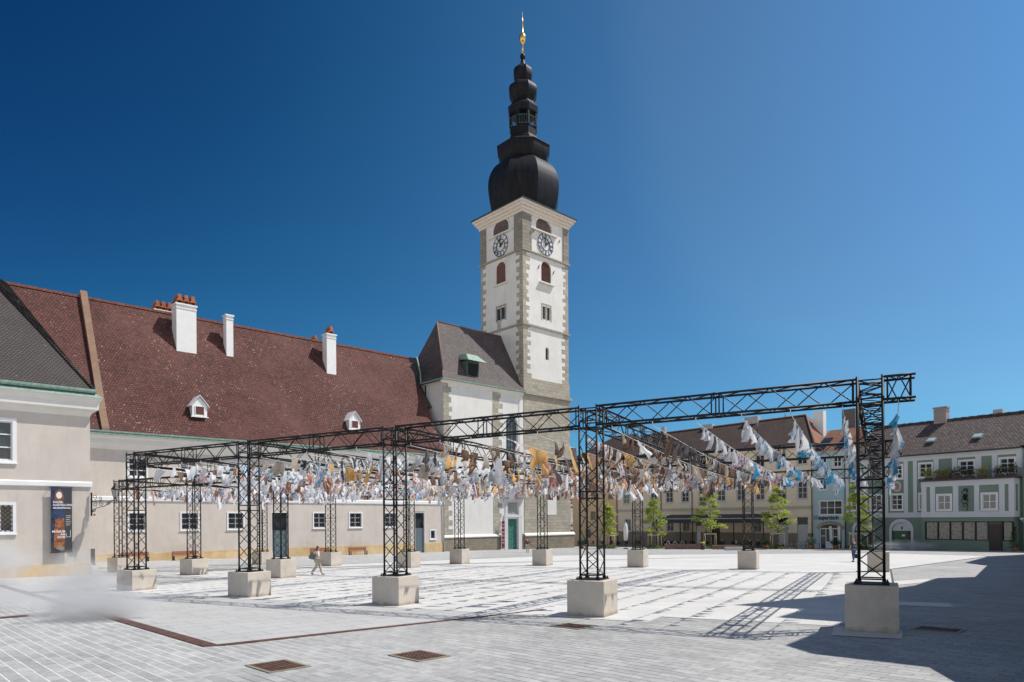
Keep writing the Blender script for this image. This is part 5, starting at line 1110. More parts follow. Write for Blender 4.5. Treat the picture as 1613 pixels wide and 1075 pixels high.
hiproof(NB, [(20.05, -.8, Z(10.5)), (32, -.8, Z(10.5)), (32, 6, Z(15.9)), (20.05, 6, Z(15.1)), (20.05, 12.4, Z(10.32)), (32, 12.4, Z(10.32))], [(0, 1, 2, 3), (4, 5, 2, 3), (0, 3, 4), (1, 5, 2), (0, 1, 5, 4)], tile_g)
def cedar(x, y, h, lab):
    o = empty('potted_conifer', on(x, y), 0, lab, 'potted plant'); m_ = MB(); m_.lathe([(.2, 0), (.28, .4)], 10); m_.build('pot', plain('terracotta', (.3, .12, .06), .8), o)
    m_ = MB(); rr = random.Random(4)
    for k in range(12): f = k/12; leaves(m_, (0, 0, .45+f*h), (.5*(1-f)+.08,)*2+(.12,), 50, .14, rr)
    m_.build('foliage', leafD, o, recalc=False)
cedar(44.81+19.9*cG-(-2.5)*sG, 91.641+19.9*sG+(-2.5)*cG, 2.3, 'dark conical potted conifer at the right corner of the green bay')
# ---------------------------------------------------------------- houses right of the frame whose shade falls on the square
sa = math.atan2(1, .8); P0 = (11.6, 14.5)
def shade_house(prof, depth, lab, mat):
    o = empty('town_house', (P0[0], P0[1], -1.5), sa, lab, 'building', 'houses right of the square'); zz_ = min(0, 0)
    poly = [(prof[0][0], -1.5)]+[(a, b+1.5) for a, b in prof]+[(prof[-1][0], -1.5)]
    m_ = MB(); m_.prism(poly, -depth, 0, 'y'); m_.build('wall', mat, o)
    x0_, x1_ = prof[0][0], prof[-1][0]; zt = min(p[1] for p in prof if True)
    for r_ in range(1, int((max(2.0, sum(p[1] for p in prof)/len(prof)-1))/3.2)+1):
        x = x0_+1.2
        while x < x1_-2:
            hh_ = r_*3.2-1+1.5
            loc = min([p[1] for p in prof if abs(p[0]-x) < 3.5] or [zt])
            if hh_+.6 < loc+1.5: m_ = MB(); m_.box(x, x+1.1, .01, .05, hh_-1.2, hh_+.3); m_.build('window', glass, o)
            x += 2.6
tan_ = plaster('cream_render', (.55, .5, .42), .1)
shade_house([(-14, -.9), (-10.1, -.9), (-8.5, 1.5), (-4.25, 3.05), (-2.5, 4.2), (-.05, 8.6), (.1, 8.8), (1.6, 10.4), (6.55, 10.2)], 9, 'low house right of the picture whose eave shades the block', tan_)
shade_house([(6.57, 10.2), (8.1, 14.0), (10.6, 13.9), (13.1, 18.9), (16.1, 15.2), (20.1, 11.7), (21.3, 10.9)], 9, 'tall gabled house right of the picture casting the pointed shadow', tan_)
shade_house([(21.32, 10.9), (27.0, 10.5), (27.1, 7.2), (41.2, 7.9)], 8, 'flat house right of the picture casting the stepped shadow', tan_)
shade_house([(41.3, 8.2), (46.7, 11.5), (61.5, 10.2), (64, 6.0), (66, 4.7)], 8, 'far house right of the picture casting the distant shadow', tan_)
# ---------------------------------------------------------------- trees
bark = plain('grey_bark', (.16, .13, .10), .9, var=.3, nscale=6); stake = plain('stake_wood', (.5, .4, .26), .8)
def tree(x, y, h, seed, lab, spread=2.3):
    rr = random.Random(seed); o = empty('young_tree', on(x, y), rr.uniform(0, 6), lab, 'tree', 'young trees in front of the yellow building')
    m_ = MB(); pts = []; n = 9
    for k in range(n+1):
        f = k/n; pts.append(Vector((.12*math.sin(f*3+seed), .1*math.cos(f*4+seed)-.1, f*h)))
    for k in range(n): m_.tube(pts[k], pts[k+1], .085*(1-k/n)+.015, 7, .085*(1-(k+1)/n)+.015)
    tips = []
    for k in range(17):
        f = .30+.68*k/17; p = pts[0].lerp(pts[-1], f); i_ = min(n-1, int(f*n)); p = pts[i_].lerp(pts[i_+1], f*n-i_)
        a = k*2.4+rr.uniform(-.5, .5); L_ = spread*(1.05-f)**.75*rr.uniform(.65, 1.2)
        e = p+Vector((math.cos(a)*L_, math.sin(a)*L_, L_*rr.uniform(-.05, .6))); mid = p.lerp(e, .5)+Vector((0, 0, .1)); m_.tube(p, mid, .03, 5, .02); m_.tube(mid, e, .02, 5, .008); tips.append((p, mid, e, L_))
        for s_ in range(3):
            q = mid.lerp(e, s_/3); b = a+rr.uniform(-1.3, 1.3); e2 = q+Vector((math.cos(b), math.sin(b), rr.uniform(-.05, .3)))*L_*.4; m_.tube(q, e2, .012, 4, .005); tips.append((q, q.lerp(e2, .5), e2, L_*.5))
    m_.build('trunk', bark, o)
    c = MB()
    for p, mid, e, L_ in tips:
        for q, rd, n_ in ((mid, .34, 15), (e, .42, 24), (mid.lerp(e, .5), .36, 17)): leaves(c, q, (rd*rr.uniform(.8, 1.6), rd*rr.uniform(.8, 1.6), .3), n_, .22, rr)
    leaves(c, pts[-1]-Vector((0, 0, .4)), (.28, .28, .7), 70, .2, rr); c.build('crown', leafA, o, recalc=False)
    s_ = MB()
    for sx in (-1, 1):
        for sy in (-1, 1): s_.tube((sx*.75, sy*.75, 0), (sx*.7, sy*.7, 2.15), .05, 6)
    for sx in (-1, 1): s_.box(sx*.72-.04, sx*.72+.04, -.8, .8, 2.0, 2.12); s_.box(-.8, .8, sx*.72-.04, sx*.72+.04, 1.86, 1.98)
    s_.build('stake_frame', stake, o)
    b = MB(); leaves(b, (0, 0, .25), (1.5, 1.5, .28), 520, .22, rr); b.build('ground_cover', leafD, o, recalc=False)['kind'] = 'stuff'
    b = MB(); leaves(b, (0, 0, .2), (1.6, 1.6, .22), 240, .16, rr); b.build('flower_cover', leafFl, o, recalc=False)['kind'] = 'stuff'
def at(u, Y): return (u-806.5)/1074*Y, Y
for (u, Y, h, sd_, lab, sp_) in ((957, 100, 6.6, 1, 'young tree seen through the second front column, left of the yellow building', 1.7), (1031, 97, 7.0, 2, 'young tree left of the cafe awning', 2.0), (1118, 95, 8.0, 3, 'young spreading tree in front of the middle of the cafe awning', 2.7), (1224, 91, 8.2, 4, 'young tree between the cafe awning and the blue house', 2.9), (1352, 84, 8.4, 6, 'young tree in front of the green house, behind the nearest column', 1.75)):
    tree(*at(u, Y), h, sd_, lab, sp_)
# ---------------------------------------------------------------- cafe
aw_ = empty('cafe_awning', (33.50, 104.845, -1.75), YA, 'wide dark awning over the cafe terrace', 'awning'); DZ = 1.75
m_ = MB(); m_.prism([(-.1, Z(3.3)), (-4.2, Z(2.6)), (-4.2, Z(2.52)), (-.1, Z(3.22))], -10.8, 7.8); m_.build('canopy', plain('dark_awning_cloth', (.05, .055, .06), .8), aw_)
m_ = MB(); m_.box(-10.8, 7.8, -4.22, -4.17, Z(2.0), Z(2.6)); m_.build('valance', plain('valance_cloth', (.035, .04, .045), .8), aw_)
m_ = MB(); m_.box(-10.8, 7.8, -4.3, -4.15, Z(2.6), Z(2.68)); m_.build('front_rail', plain('pale_rail', (.6, .6, .58), .5), aw_)
for x in (-10.6, -6.2, -1.6, 3.0, 7.6):
    m_ = MB(); m_.box(x-.07, x+.07, -4.15, -4.03, -.9, Z(2.5)); m_.build('post', dark, aw_)
def yl(x, y): c, s = math.cos(YA), math.sin(YA); return 33.50+x*c-y*s, 104.845+x*s+y*c
chm = plain('dark_wicker', (.03, .025, .022), .8)
def make_chair():
    o = empty('cafe_chair', (0, 0, 0), 0, 'dark wicker cafe chair on the terrace', 'chair', 'chairs of the cafe terrace')
    m_ = MB(); m_.box(-.24, .24, -.24, .22, .42, .48); m_.build('seat', chm, o); m_ = MB(); m_.box(-.24, .24, .18, .24, .48, .9); m_.build('backrest', chm, o)
    for sx in (-1, 1):
        for sy in (-1, 1): m_ = MB(); m_.tube((sx*.2, sy*.2, 0), (sx*.2, sy*.2, .42), .018, 5); m_.build('leg', dark, o)
    return o
def make_table():
    o = empty('cafe_table', (0, 0, 0), 0, 'small round dark cafe table on the terrace', 'table', 'tables of the cafe terrace')
    m_ = MB(); m_.lathe([(.38, .72), (.4, .74), (.4, .755)], 16); m_.build('table_top', plain('table_top_dark', (.06, .05, .045), .5), o); m_ = MB(); m_.lathe([(.22, 0), (.2, .03), (.03, .05), (.03, .72)], 10); m_.build('pedestal', dark, o); return o
ch0, tb0 = make_chair(), make_table(); first = [True, True]
for i, (x, y) in enumerate([(-19, -4), (-16.5, -5), (-14, -4), (-9.5, -3), (-7.4, -2.4), (-5, -3.2), (-2.8, -2.2), (.2, -3.2), (2.4, -2.4), (4.6, -3.2), (6.6, -2.6), (-21.6, -5.2), (-24.5, -5)]):
    wx_, wy_ = yl(x, y); t_ = tb0 if first[0] else copy_tree(tb0); first[0] = False; t_.location = on(wx_, wy_); t_['label'] = 'round dark cafe table, %s' % ('nearest the ochre house', 'left of the closed parasol', 'right of the closed parasol', 'leftmost under the awning', 'second from left under the awning', 'third from left under the awning', 'left of the brown cafe door', 'just right of the brown cafe door', 'fourth from right under the awning', 'behind the fourth back column', 'rightmost under the awning', 'between ochre and yellow houses', 'closest to the church corner')[i]
    for k in range(2 if i % 3 else 3):
        a = k*2.4+i; cx, cy = wx_+.75*math.cos(a), wy_+.75*math.sin(a); c_ = ch0 if first[1] else copy_tree(ch0); first[1] = False; c_.location = on(cx, cy); c_.rotation_euler = (0, 0, a-math.pi/2); c_['label'] = 'dark wicker chair at the ' + t_['label'].replace('round dark cafe table, ', 'cafe table ')
# terrace boundary: fountain basins, white block, bins, planters, parasol
corten = plain('corten_trough', (.20, .12, .09), .7, var=.3, nscale=3)
f1x, f1y = at(1076, 93.5)
fo = empty('fountain_trough', on(f1x, f1y), YA+.66, 'long rust coloured fountain trough with arching jets left of the middle tree', 'fountain')
m_ = MB(); m_.box(-2.5, 2.5, -.5, -.42, 0, .72); m_.box(-2.5, 2.5, .42, .5, 0, .72); m_.box(-2.5, -2.42, -.42, .42, 0, .72); m_.box(2.42, 2.5, -.42, .42, 0, .72); m_.box(-2.42, 2.42, -.42, .42, 0, .1); m_.build('basin', corten, fo)
m_ = MB(); m_.box(-2.42, 2.42, -.42, .42, .5, .55); m_.build('basin_water', plain('trough_water', (.2, .25, .25), .05), fo)
wj = plain('water_jet', (.75, .8, .82), .1)
for k in range(3):
    m_ = MB(); x = -2.3+k*.95; m_.path([(x+.0+.55*t_/6, 0, .6+1.0*(t_/6)-1.0*(t_/6)**2+.25*math.sin(t_/6*3.14)) for t_ in range(7)], .02, 5); m_.build('water_arc', wj, fo)
f2x, f2y = at(1150, 91)
m_ = MB(); m_.box(-2.3, 2.3, -.4, .4, 0, .55); o = m_.build('low_planter_wall', corten); o.location = on(f2x, f2y); o.rotation_euler = (0, 0, YA+.66); tag(o, 'low rusty retaining trough in front of the cafe terrace, right of the middle tree', 'planter')
f3x, f3y = at(1155.5, 86)
m_ = MB(); m_.box(-1.1, 1.1, -.3, .3, .03, .42); m_.box(-1.0, 1.0, -.25, .25, 0, .03); o = m_.build('stone_bench', plain('pale_stone', (.5, .5, .49), .8)); o.location = on(f3x, f3y); tag(o, 'pale stone bench block in front of the cafe terrace', 'bench')
bx_, by_ = at(1106.5, 90); o = empty('litter_bin', on(bx_, by_), 0, 'brown litter bin with a yellow lid beside the middle tree', 'bin')
m_ = MB(); m_.lathe([(.24, 0), (.27, .05), (.29, .85)], 12); m_.build('body', plain('brown_bin', (.05, .03, .03), .6), o); m_ = MB(); m_.lathe([(.3, .85), (.31, .98), (.2, 1.02)], 12); m_.build('lid', plain('yellow_lid', (.6, .45, .03), .5), o)
px_, py_ = at(985.5, 97); o = empty('closed_parasol', on(px_, py_), 0, 'closed white parasol standing left of the cafe awning', 'parasol')
m_ = MB(); m_.tube((0, 0, 0), (0, 0, 3.9), .04, 6); m_.build('pole', dark, o); m_ = MB(); m_.lathe([(.22, 1.2), (.3, 1.5), (.34, 2.4), (.26, 3.3), (.05, 3.8)], 9, smooth=False); m_.build('folded_canopy', cream_trim, o); m_ = MB(); m_.lathe([(.35, 0), (.33, .1)], 12); m_.build('foot', dark, o)
def shrubpot(u, Y, lab, h=1.0, c=leafD):
    x, y = at(u, Y); o = empty('potted_shrub', on(x, y), 0, lab, 'potted plant'); m_ = MB(); m_.lathe([(.28, 0), (.38, .55)], 10); m_.build('pot', plain('terracotta', (.3, .12, .06), .8), o); m_ = MB(); leaves(m_, (0, 0, .55+h*.45), (.55, .55, h*.55), 300, .2, random.Random(int(u))); m_.build('foliage', c, o, recalc=False)
shrubpot(1278, 88, 'round potted shrub at the left corner of the blue house', 1.1); shrubpot(1316, 87, 'small potted plant beside the blue house curtain', .8); shrubpot(915, 100, 'potted shrub by the cafe tables near the church corner', .9); shrubpot(1205, 91, 'potted shrub at the right end of the cafe awning', .9)
# bicycles
def bike(x, y, rz, lab, c):
    o = empty('bicycle', on(x, y), rz, lab, 'bicycle', 'bicycles parked by the doors'); fm = plain('bike_'+c, {'black': (.02, .02, .02), 'grey': (.3, .31, .33), 'blue': (.04, .08, .2)}[c], .4)
    for wxx in (-.52, .52):
        t_ = MB(); n = 18; pts = [(wxx+.33*math.cos(2*math.pi*k/n), 0, .33+.33*math.sin(2*math.pi*k/n)) for k in range(n+1)]; t_.path(pts, .018, 5); wh = t_.build('wheel', dark, o)
        r_ = MB()
        for k in range(8): r_.tube((wxx, 0, .33), (wxx+.32*math.cos(k*.785), 0, .33+.32*math.sin(k*.785)), .004, 3, caps=False)
        r_.build('spokes', plain('spoke_metal', (.5, .5, .5), .3, .8), wh)
    f = MB(); A_, B_, C_, D_ = (-.52, 0, .33), (-.08, 0, .3), (-.2, 0, .8), (.38, 0, .75)
    for a, b in ((A_, B_), (B_, C_), (C_, A_), (B_, D_), (C_, D_), (D_, (.52, 0, .33)), (D_, (.34, 0, .98))): f.tube(a, b, .018, 6)
    f.build('frame', fm, o); h = MB(); h.path([(.3, -.26, 1.0), (.36, 0, .98), (.3, .26, 1.0)], .013, 5); h.build('handlebar', dark, o); s_ = MB(); s_.box(-.36, -.12, -.07, .07, .88, .93); s_.tube((-.2, 0, .8), (-.23, 0, .89), .014, 5); s_.build('saddle', chm, o)
for u, c, l, rz in ((1246, 'black', 'black bicycle beside the left pale door', .9), (1255, 'grey', 'grey bicycle between the two pale doors', 1.2), (1262, 'blue', 'blue bicycle third along the wall', .6), (1269, 'grey', 'rightmost grey bicycle in front of the right pale door', 1.0)): bike(*at(u, 89), rz, l, c)
for u, l in ((1290, 'small cafe table outside the blue shop, left one'), (1297, 'small cafe table outside the blue shop, right one')):
    t_ = copy_tree(tb0); x, y = at(u, 87); t_.location = on(x, y); t_['label'] = l
# banners by the church
c_, s_ = math.cos(PL), math.sin(PL)
def chw(x, y): return -.63+x*c_-y*s_, 98.423+x*s_+y*c_
x, y = chw(-1.1, -.5); o = empty('upright_banner', on(x, y), PL, 'narrow dark red upright banner left of the green portal door', 'banner')
m_ = MB(); m_.box(-.55, .05, -.02, 0, .3, 4.1); m_.build('sheet', plain('dark_red_print', (.10, .02, .03), .7, var=.4, nscale=3), o); m_ = MB(); m_.tube((-.6, 0, 0), (-.6, 0, 4.3), .035, 6); m_.box(-.9, -.3, -.3, .3, 0, .06); m_.build('pole', white, o)
m_ = MB(); rr = random.Random(9)
for z in (.9, 1.3, 1.9, 2.4, 3.0, 3.5): 
    for k in range(3): m_.box(-.5+k*.17, -.38+k*.17, -.03, -.021, z, z+rr.uniform(.12, .35))
m_.build('print', plain('pink_print', (.55, .25, .3), .7), o)
x, y = chw(14.25, .6); o = empty('wall_banner', (x, y, gz(x, y)), PL, 'tall narrow banner, red above and pale below, at the right church corner', 'banner')
m_ = MB(); m_.box(-.25, .4, -.03, 0, 7.6, 12.0); m_.build('red_cloth', plain('coral_cloth', (.65, .17, .14), .7), o); m_ = MB(); m_.box(-.25, .4, -.03, 0, 1.6, 7.59); m_.build('pale_cloth', plain('cloth_print', (.5, .45, .42), .7, var=.5, nscale=2), o); m_ = MB()
for z in (7.0, 7.45, 8.3, 9.1, 6.3, 2.6, 3.4): m_.box(-.2, .35, -.04, -.031, z, z+.2)
m_.build('print', black, o); m_ = MB(); m_.tube((-.3, .02, 0), (-.3, .02, 12.2), .05, 6); m_.build('pole', dark, o)
# ---------------------------------------------------------------- people
skin = plain('skin', (.50, .30, .22), .6, var=.05)
def skinned(name, pts, edges, mat, parent, root=0, sub=1, loc=(0, 0, 0)):
    me = bpy.data.meshes.new(name); keys = list(pts); me.from_pydata([pts[k][0] for k in keys], [(keys.index(a), keys.index(b)) for a, b in edges], [])
    o = bpy.data.objects.new(name, me); COL.objects.link(o); md = o.modifiers.new('skin', 'SKIN')
    if not me.skin_vertices: 
        bpy.context.view_layer.objects.active = o; o.select_set(True)
        try: bpy.ops.mesh.customdata_skin_add()
        except Exception: pass
    sv = me.skin_vertices[0].data
    for i, k in enumerate(keys): r = pts[k][1]; sv[i].radius = r if isinstance(r, tuple) else (r, r)
    sv[root].use_root = True
    md.use_smooth_shade = True
    sb = o.modifiers.new('sub', 'SUBSURF'); sb.levels = sub; sb.render_levels = sub
    dg = bpy.context.evaluated_depsgraph_get(); dg.update(); m2_ = bpy.data.meshes.new_from_object(o.evaluated_get(dg)); bpy.data.objects.remove(o); bpy.data.meshes.remove(me)
    m2_.materials.clear(); m2_.materials.append(mat); m2_.name = name
    q = bpy.data.objects.new(name, m2_); COL.objects.link(q); q.parent = parent; return q
def person(x, y, rz, h, lab, pose, shirt, trousers, hair, hairlen=0, sleeve=True, shoes=None, z=None, group=None):
    """figure faces local +y; x to its right"""
    o = empty('person', on(x, y) if z is None else (x, y, z), rz, lab, 'person', group); k = h/1.75; J = {}
    def V(a, b, c): return Vector((a*k, b*k, c*k))
    hipz = pose.get('hip', .93); lean = pose.get('lean', 0)
    pel = V(0, 0, hipz); che = pel+V(0, lean*.3, .36); nek = pel+V(0, lean*.5, .56); hd = nek+V(0, .015, .12); top = nek+V(0, .02, .25)
    P = {'pel': (pel, (.14*k, .105*k)), 'bel': (pel.lerp(che, .5), (.125*k, .095*k)), 'che': (che, (.15*k, .11*k)), 'nek': (nek, .052*k), 'hd': (hd, (.072*k, .09*k)), 'top': (top, (.068*k, .085*k)), 'nose': (hd+V(0, .1, .0), .014*k)}
    E = [('pel', 'bel'), ('bel', 'che'), ('che', 'nek'), ('nek', 'hd'), ('hd', 'top'), ('hd', 'nose')]
    for s, nm in ((-1, 'L'), (1, 'R')):
        kn, an = pose['leg'+nm]; hp = pel+V(s*.095, 0, -.04); K = Vector(kn)*k; Aa = Vector(an)*k; K.x += s*.1*k; Aa.x += s*.1*k
        P['hp'+nm] = (hp, .085*k); P['kn'+nm] = (K, .055*k); P['cf'+nm] = (K.lerp(Aa, .3), .055*k); P['an'+nm] = (Aa, .036*k); P['to'+nm] = (Aa+Vector(pose.get('toe'+nm, (0, .17, -.05)))*k, .032*k); E += [('pel', 'hp'+nm), ('hp'+nm, 'kn'+nm), ('kn'+nm, 'cf'+nm), ('cf'+nm, 'an'+nm), ('an'+nm, 'to'+nm)]
        sh_ = che+V(s*.185, 0, .11); el, wr = pose['arm'+nm]; el = sh_+Vector(el)*k; wr = el+Vector(wr)*k; d = (wr-el).normalized(); pm_ = wr+d*.07*k
        P['sh'+nm] = (sh_, .052*k); P['el'+nm] = (el, .04*k); P['wr'+nm] = (wr, (.026*k, .022*k)); P['pm'+nm] = (pm_, (.032*k, .02*k)); E += [('che', 'sh'+nm), ('sh'+nm, 'el'+nm), ('el'+nm, 'wr'+nm), ('wr'+nm, 'pm'+nm)]
        side = d.cross(Vector((1, 0, 0))).normalized()
        for i, (off, ln) in enumerate(((-.027, .07), (-.009, .08), (.009, .075), (.027, .06))):
            a = pm_+side*off*k+d*.025*k; b = a+d*ln*.55*k; c = b+(d*.8+Vector((-s*.6, 0, 0))).normalized()*ln*.5*k
            P['f%d%s' % (i, nm)] = (a, .009*k); P['g%d%s' % (i, nm)] = (b, .0085*k); P['h%d%s' % (i, nm)] = (c, .007*k); E += [('pm'+nm, 'f%d%s' % (i, nm)), ('f%d%s' % (i, nm), 'g%d%s' % (i, nm)), ('g%d%s' % (i, nm), 'h%d%s' % (i, nm))]
        th_ = wr+d*.03*k+side*.035*k; P['t1'+nm] = (th_, .011*k); P['t2'+nm] = (th_+(d+side*.7).normalized()*.05*k, .008*k); E += [('wr'+nm, 't1'+nm), ('t1'+nm, 't2'+nm)]
    skinned('body', P, E, skin, o)
    g_ = .018*k
    Tp = {n: (P[n][0], tuple(v+g_ for v in (P[n][1] if isinstance(P[n][1], tuple) else (P[n][1],)*2))) for n in ('pel', 'bel', 'che', 'shL', 'shR')}; Tp['col'] = (che.lerp(nek, .6), (.085*k, .07*k)); Te = [('pel', 'bel'), ('bel', 'che'), ('che', 'col'), ('che', 'shL'), ('che', 'shR')]
    for nm in 'LR':
        f = .95 if sleeve == 'long' else .55
        if sleeve == 'long': Tp['el'+nm] = (P['el'+nm][0], .055*k); Tp['wr'+nm] = (P['el'+nm][0].lerp(P['wr'+nm][0], .9), .042*k); Te += [('sh'+nm, 'el'+nm), ('el'+nm, 'wr'+nm)]
        else: Tp['sl'+nm] = (P['sh'+nm][0].lerp(P['el'+nm][0], .6), .062*k); Te += [('sh'+nm, 'sl'+nm)]
    Tp['hem'] = (pel+V(0, 0, -.06), (.158*k, .125*k)); Te += [('pel', 'hem')]; Tp['pel'] = (pel+V(0, 0, .05), (.152*k, .12*k))
    skinned('shirt', Tp, Te, shirt, o)
    Lp = {'pel': (pel+V(0, 0, .02), (.155*k, .122*k))}; Le = []
    wide = pose.get('wide', 1)
    for nm in 'LR':
        Lp['hp'+nm] = (P['hp'+nm][0], .105*k); Lp['kn'+nm] = (P['kn'+nm][0], .073*k*wide); Lp['an'+nm] = (P['kn'+nm][0].lerp(P['an'+nm][0], .93), .062*k*wide); Le += [('pel', 'hp'+nm), ('hp'+nm, 'kn'+nm), ('kn'+nm, 'an'+nm)]
    skinned('trousers', Lp, Le, trousers, o)
    for nm in 'LR':
        a = P['an'+nm][0]; t_ = P['to'+nm][0]; d = (t_-a); skinned('shoe', {'a': (a+V(0, -.03, -.04), .045*k), 'b': (a.lerp(t_, .5)+V(0, 0, -.012), (.045*k, .035*k)), 'c': (t_+d*.15, (.042*k, .03*k))}, [('a', 'b'), ('b', 'c')], shoes or dark, o)
    Hp = {'a': (hd+V(0, -.045, .03), (.078*k, .07*k)), 'b': (top+V(0, -.02, .0), (.078*k, .09*k))}; He = [('a', 'b')]
    if hairlen: Hp['c'] = (nek+V(0, -.08, -.02), (.07*k, .04*k)); Hp['d'] = (nek+V(0, -.11, -hairlen), (.045*k, .03*k)); He += [('a', 'c'), ('c', 'd')]
    if hair: skinned('hair', Hp, He, hair, o)
    return o, P
walk = dict(legL=((0, .14, .52), (0, .24, .09)), legR=((0, -.02, .5), (0, -.32, .16)), toeR=(0, .13, -.12), armL=((-.03, -.08, -.28), (.0, .04, -.25)), armR=((.03, .1, -.27), (0, .14, -.21)), hip=.92, lean=.08)
white_c = plain('white_shirt', (.75, .73, .74), .8); beige_c = plain('beige_linen', (.48, .42, .34), .85); auburn = plain('auburn_hair', (.12, .035, .02), .6)
w_, P = person(-11.56, 40.42, R(-90), 1.74, 'woman walking right with long auburn hair, white top, beige trousers and a grey shoulder bag', dict(walk, wide=1.25), white_c, beige_c, auburn, .32, shoes=plain('grey_shoes', (.12, .11, .1), .7))
m_ = MB(); m_.prism([(-.38, .98), (-.12, .92), (-.02, 1.12), (-.08, 1.28), (-.34, 1.26), (-.44, 1.1)], .17, .3, 'x'); bag = empty('shoulder_bag', on(-11.56, 40.42), R(-90), 'grey green shoulder bag hanging behind the walking woman', 'bag')
m_.build('bag_body', plain('grey_green_canvas', (.12, .16, .15), .8), bag); m_ = MB(); m_.path([(.2, -.3, 1.26), (.17, -.1, 1.5), (.14, .02, 1.52), (.2, .1, 1.3), (.22, -.08, 1.24)], .014, 5); m_.build('strap', dark, bag)
slate = plain('slate_polo', (.05, .05, .065), .8); jeans = plain('blue_jeans', (.06, .10, .18), .85); bald = plain('short_fair_hair', (.42, .25, .16), .6)
walk2 = dict(legL=((0, -.02, .5), (0, -.12, .1)), legR=((0, .1, .52), (0, .18, .09)), armL=((-.08, .02, -.28), (.05, .12, -.2)), armR=((.09, -.02, -.28), (.04, .03, -.26)), hip=.93, lean=.02, toeL=(0, .16, -.06))
person(26.0, 51.9, R(12), 1.82, 'man seen from behind in dark polo shirt and jeans carrying a black bag', walk2, slate, jeans, bald)
mb_ = empty('carrier_bag', on(26.0, 51.9), R(12), 'black holdall in the right hand of the man in jeans', 'bag'); m_ = MB(); m_.prism([(-.2, .28), (.22, .28), (.25, .42), (.18, .6), (-.16, .6), (-.24, .42)], .26, .42, 'x'); m_.build('bag_body', plain('black_nylon', (.015, .015, .02), .7), mb_)
m_ = MB(); m_.path([(.34, -.1, .6), (.34, -.06, .76), (.34, .1, .76), (.34, .13, .6)], .013, 5); m_.build('handle', dark, mb_)
red_c = plain('wine_red_top', (.16, .03, .035), .8)
person(1.84, 82.2, R(5), 1.8, 'person in a wine red top and beige trousers walking towards the church portal', walk2, red_c, beige_c, plain('dark_hair', (.03, .02, .015), .6), sleeve='long')
sit = dict(legL=((0, .42, .48), (0, .46, .08)), legR=((0, .4, .48), (0, .44, .08)), armL=((-.04, .1, -.26), (.06, .22, .02)), armR=((.04, .1, -.26), (-.06, .22, .02)), hip=.5, lean=.05)
shirts = [plain('crimson_shirt', (.4, .03, .07), .8), plain('black_shirt', (.02, .02, .02), .8), white_c, plain('dark_blue_shirt', (.03, .05, .12), .8), plain('grey_shirt', (.2, .2, .2), .8), red_c, slate]
seats = [(-9.3, -3.8, 'guest in a crimson top at the left end under the awning', 0), (-8.4, -3.2, 'guest in black seated beside the awning post', 1), (-2.2, -3.2, 'guest in a white top seated under the awning', 2), (.9, -3.8, 'guest in dark blue seated in the middle of the terrace', 3), (2.9, -3.4, 'guest in white at the right half of the terrace', 2), (5.2, -3.6, 'guest in wine red behind the back column', 5), (6.4, -3.4, 'guest in slate grey at the right end of the terrace', 6), (-25.2, -6.6, 'dark clothed guest seated nearest the church corner', 1), (-24.0, -6.2, 'guest in dark blue seated near the church corner', 3)]
for i, (x, y, l, c) in enumerate(seats):
    wx_, wy_ = yl(x, y); a_ = random.Random(i).uniform(-1.2, 1.2)+YA
    person(wx_, wy_, a_, 1.75, l, sit, shirts[c], jeans if i % 2 else dark, auburn if i % 3 else bald)
    c_o = copy_tree(ch0); c_o['label'] = 'wicker chair of the ' + l; c_o.location = on(wx_, wy_); c_o.rotation_euler = (0, 0, a_+math.pi)
    c_o.rotation_euler = (0, 0, a_); 
    for chd in [q for q in bpy.data.objects if q.parent == c_o and q.name.startswith('backrest')]: chd.location = (0, -.42, 0)
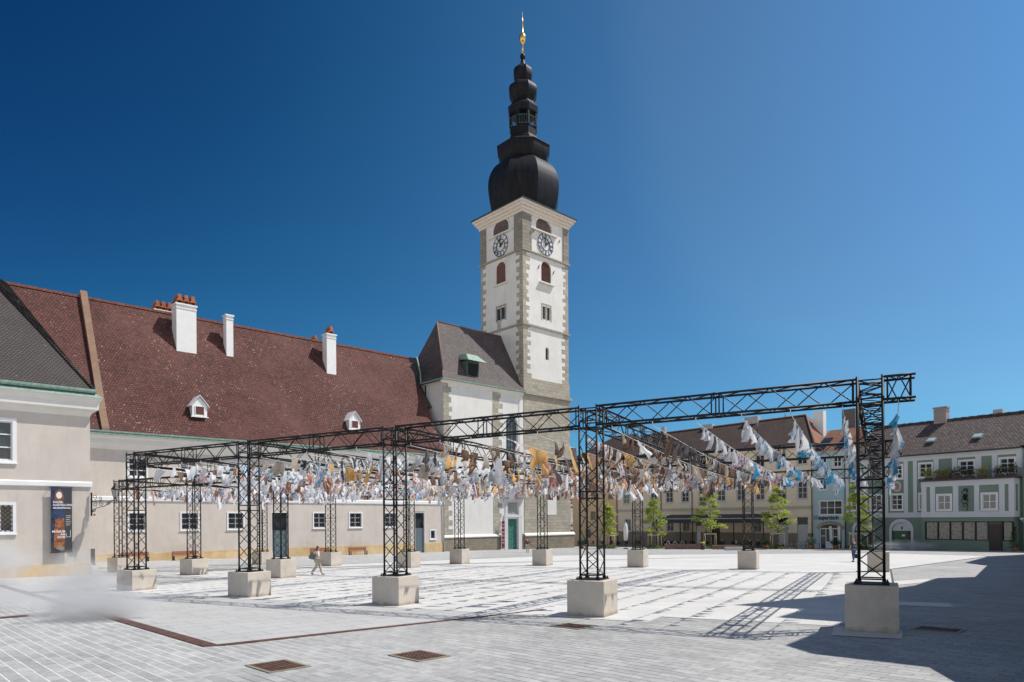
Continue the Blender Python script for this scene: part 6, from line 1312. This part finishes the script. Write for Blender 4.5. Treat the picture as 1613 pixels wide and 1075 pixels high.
# ---------------------------------------------------------------- steam
def steam(name, c, rad, dens, seed, lab_kind='stuff', nsc=1.2, col=(.8, .8, .82)):
    m = bpy.data.materials.new(name); m.use_nodes = True; t = m.node_tree; t.nodes.clear(); out = t.nodes.new("ShaderNodeOutputMaterial"); v = t.nodes.new("ShaderNodeVolumePrincipled")
    tc = nd(t, "ShaderNodeTexCoord"); ln = nd(t, "ShaderNodeVectorMath", operation='LENGTH'); t.links.new(tc.outputs['Object'], ln.inputs[0])
    n = nd(t, "ShaderNodeTexNoise"); n.inputs['Scale'].default_value = nsc; n.inputs['Detail'].default_value = 4; t.links.new(tc.outputs['Object'], n.inputs['Vector'])
    ad = nd(t, "ShaderNodeMath", operation='MULTIPLY_ADD'); t.links.new(n.outputs[0], ad.inputs[0]); ad.inputs[1].default_value = -1.3; ad.inputs[2].default_value = .65
    sm = nd(t, "ShaderNodeMath", operation='ADD'); t.links.new(ln.outputs['Value'], sm.inputs[0]); t.links.new(ad.outputs[0], sm.inputs[1])
    mr = nd(t, "ShaderNodeMapRange", interpolation_type='SMOOTHSTEP'); t.links.new(sm.outputs[0], mr.inputs[0]); mr.inputs[1].default_value = .95; mr.inputs[2].default_value = .15; mr.inputs[3].default_value = 0; mr.inputs[4].default_value = dens
    t.links.new(mr.outputs[0], v.inputs['Density']); v.inputs['Color'].default_value = (*col, 1); v.inputs['Anisotropy'].default_value = .2; t.links.new(v.outputs[0], out.inputs['Volume'])
    b = bmesh.new(); bmesh.ops.create_icosphere(b, subdivisions=3, radius=1); me = bpy.data.meshes.new(name); b.to_mesh(me); b.free(); me.materials.append(m)
    o = bpy.data.objects.new(name, me); COL.objects.link(o); o.location = c; o.scale = rad; tag(o, kind='stuff'); return o
steam('steam', (-12.2, 19.9, .25), (2.2, 1.5, .85), 2.2, 1, nsc=2.6, col=(.95, .95, .96))
steam('steam', (-13.4, 21.2, .9), (1.5, 1.3, 1.25), 1.0, 5, nsc=2.8, col=(.95, .95, .96))
steam('steam', (-17.5, 23.0, .2), (3.4, 2.0, .9), .5, 3, nsc=2.2, col=(.95, .95, .96))
steam('steam', (-26.5, 34.2, .6), (3.0, 2.4, 2.1), .6, 2, nsc=2.0, col=(.95, .95, .96))
steam('steam', (46.5, 80.5, -.75), (4.6, 2.2, .95), .8, 4, nsc=2.6, col=(.95, .95, .96))
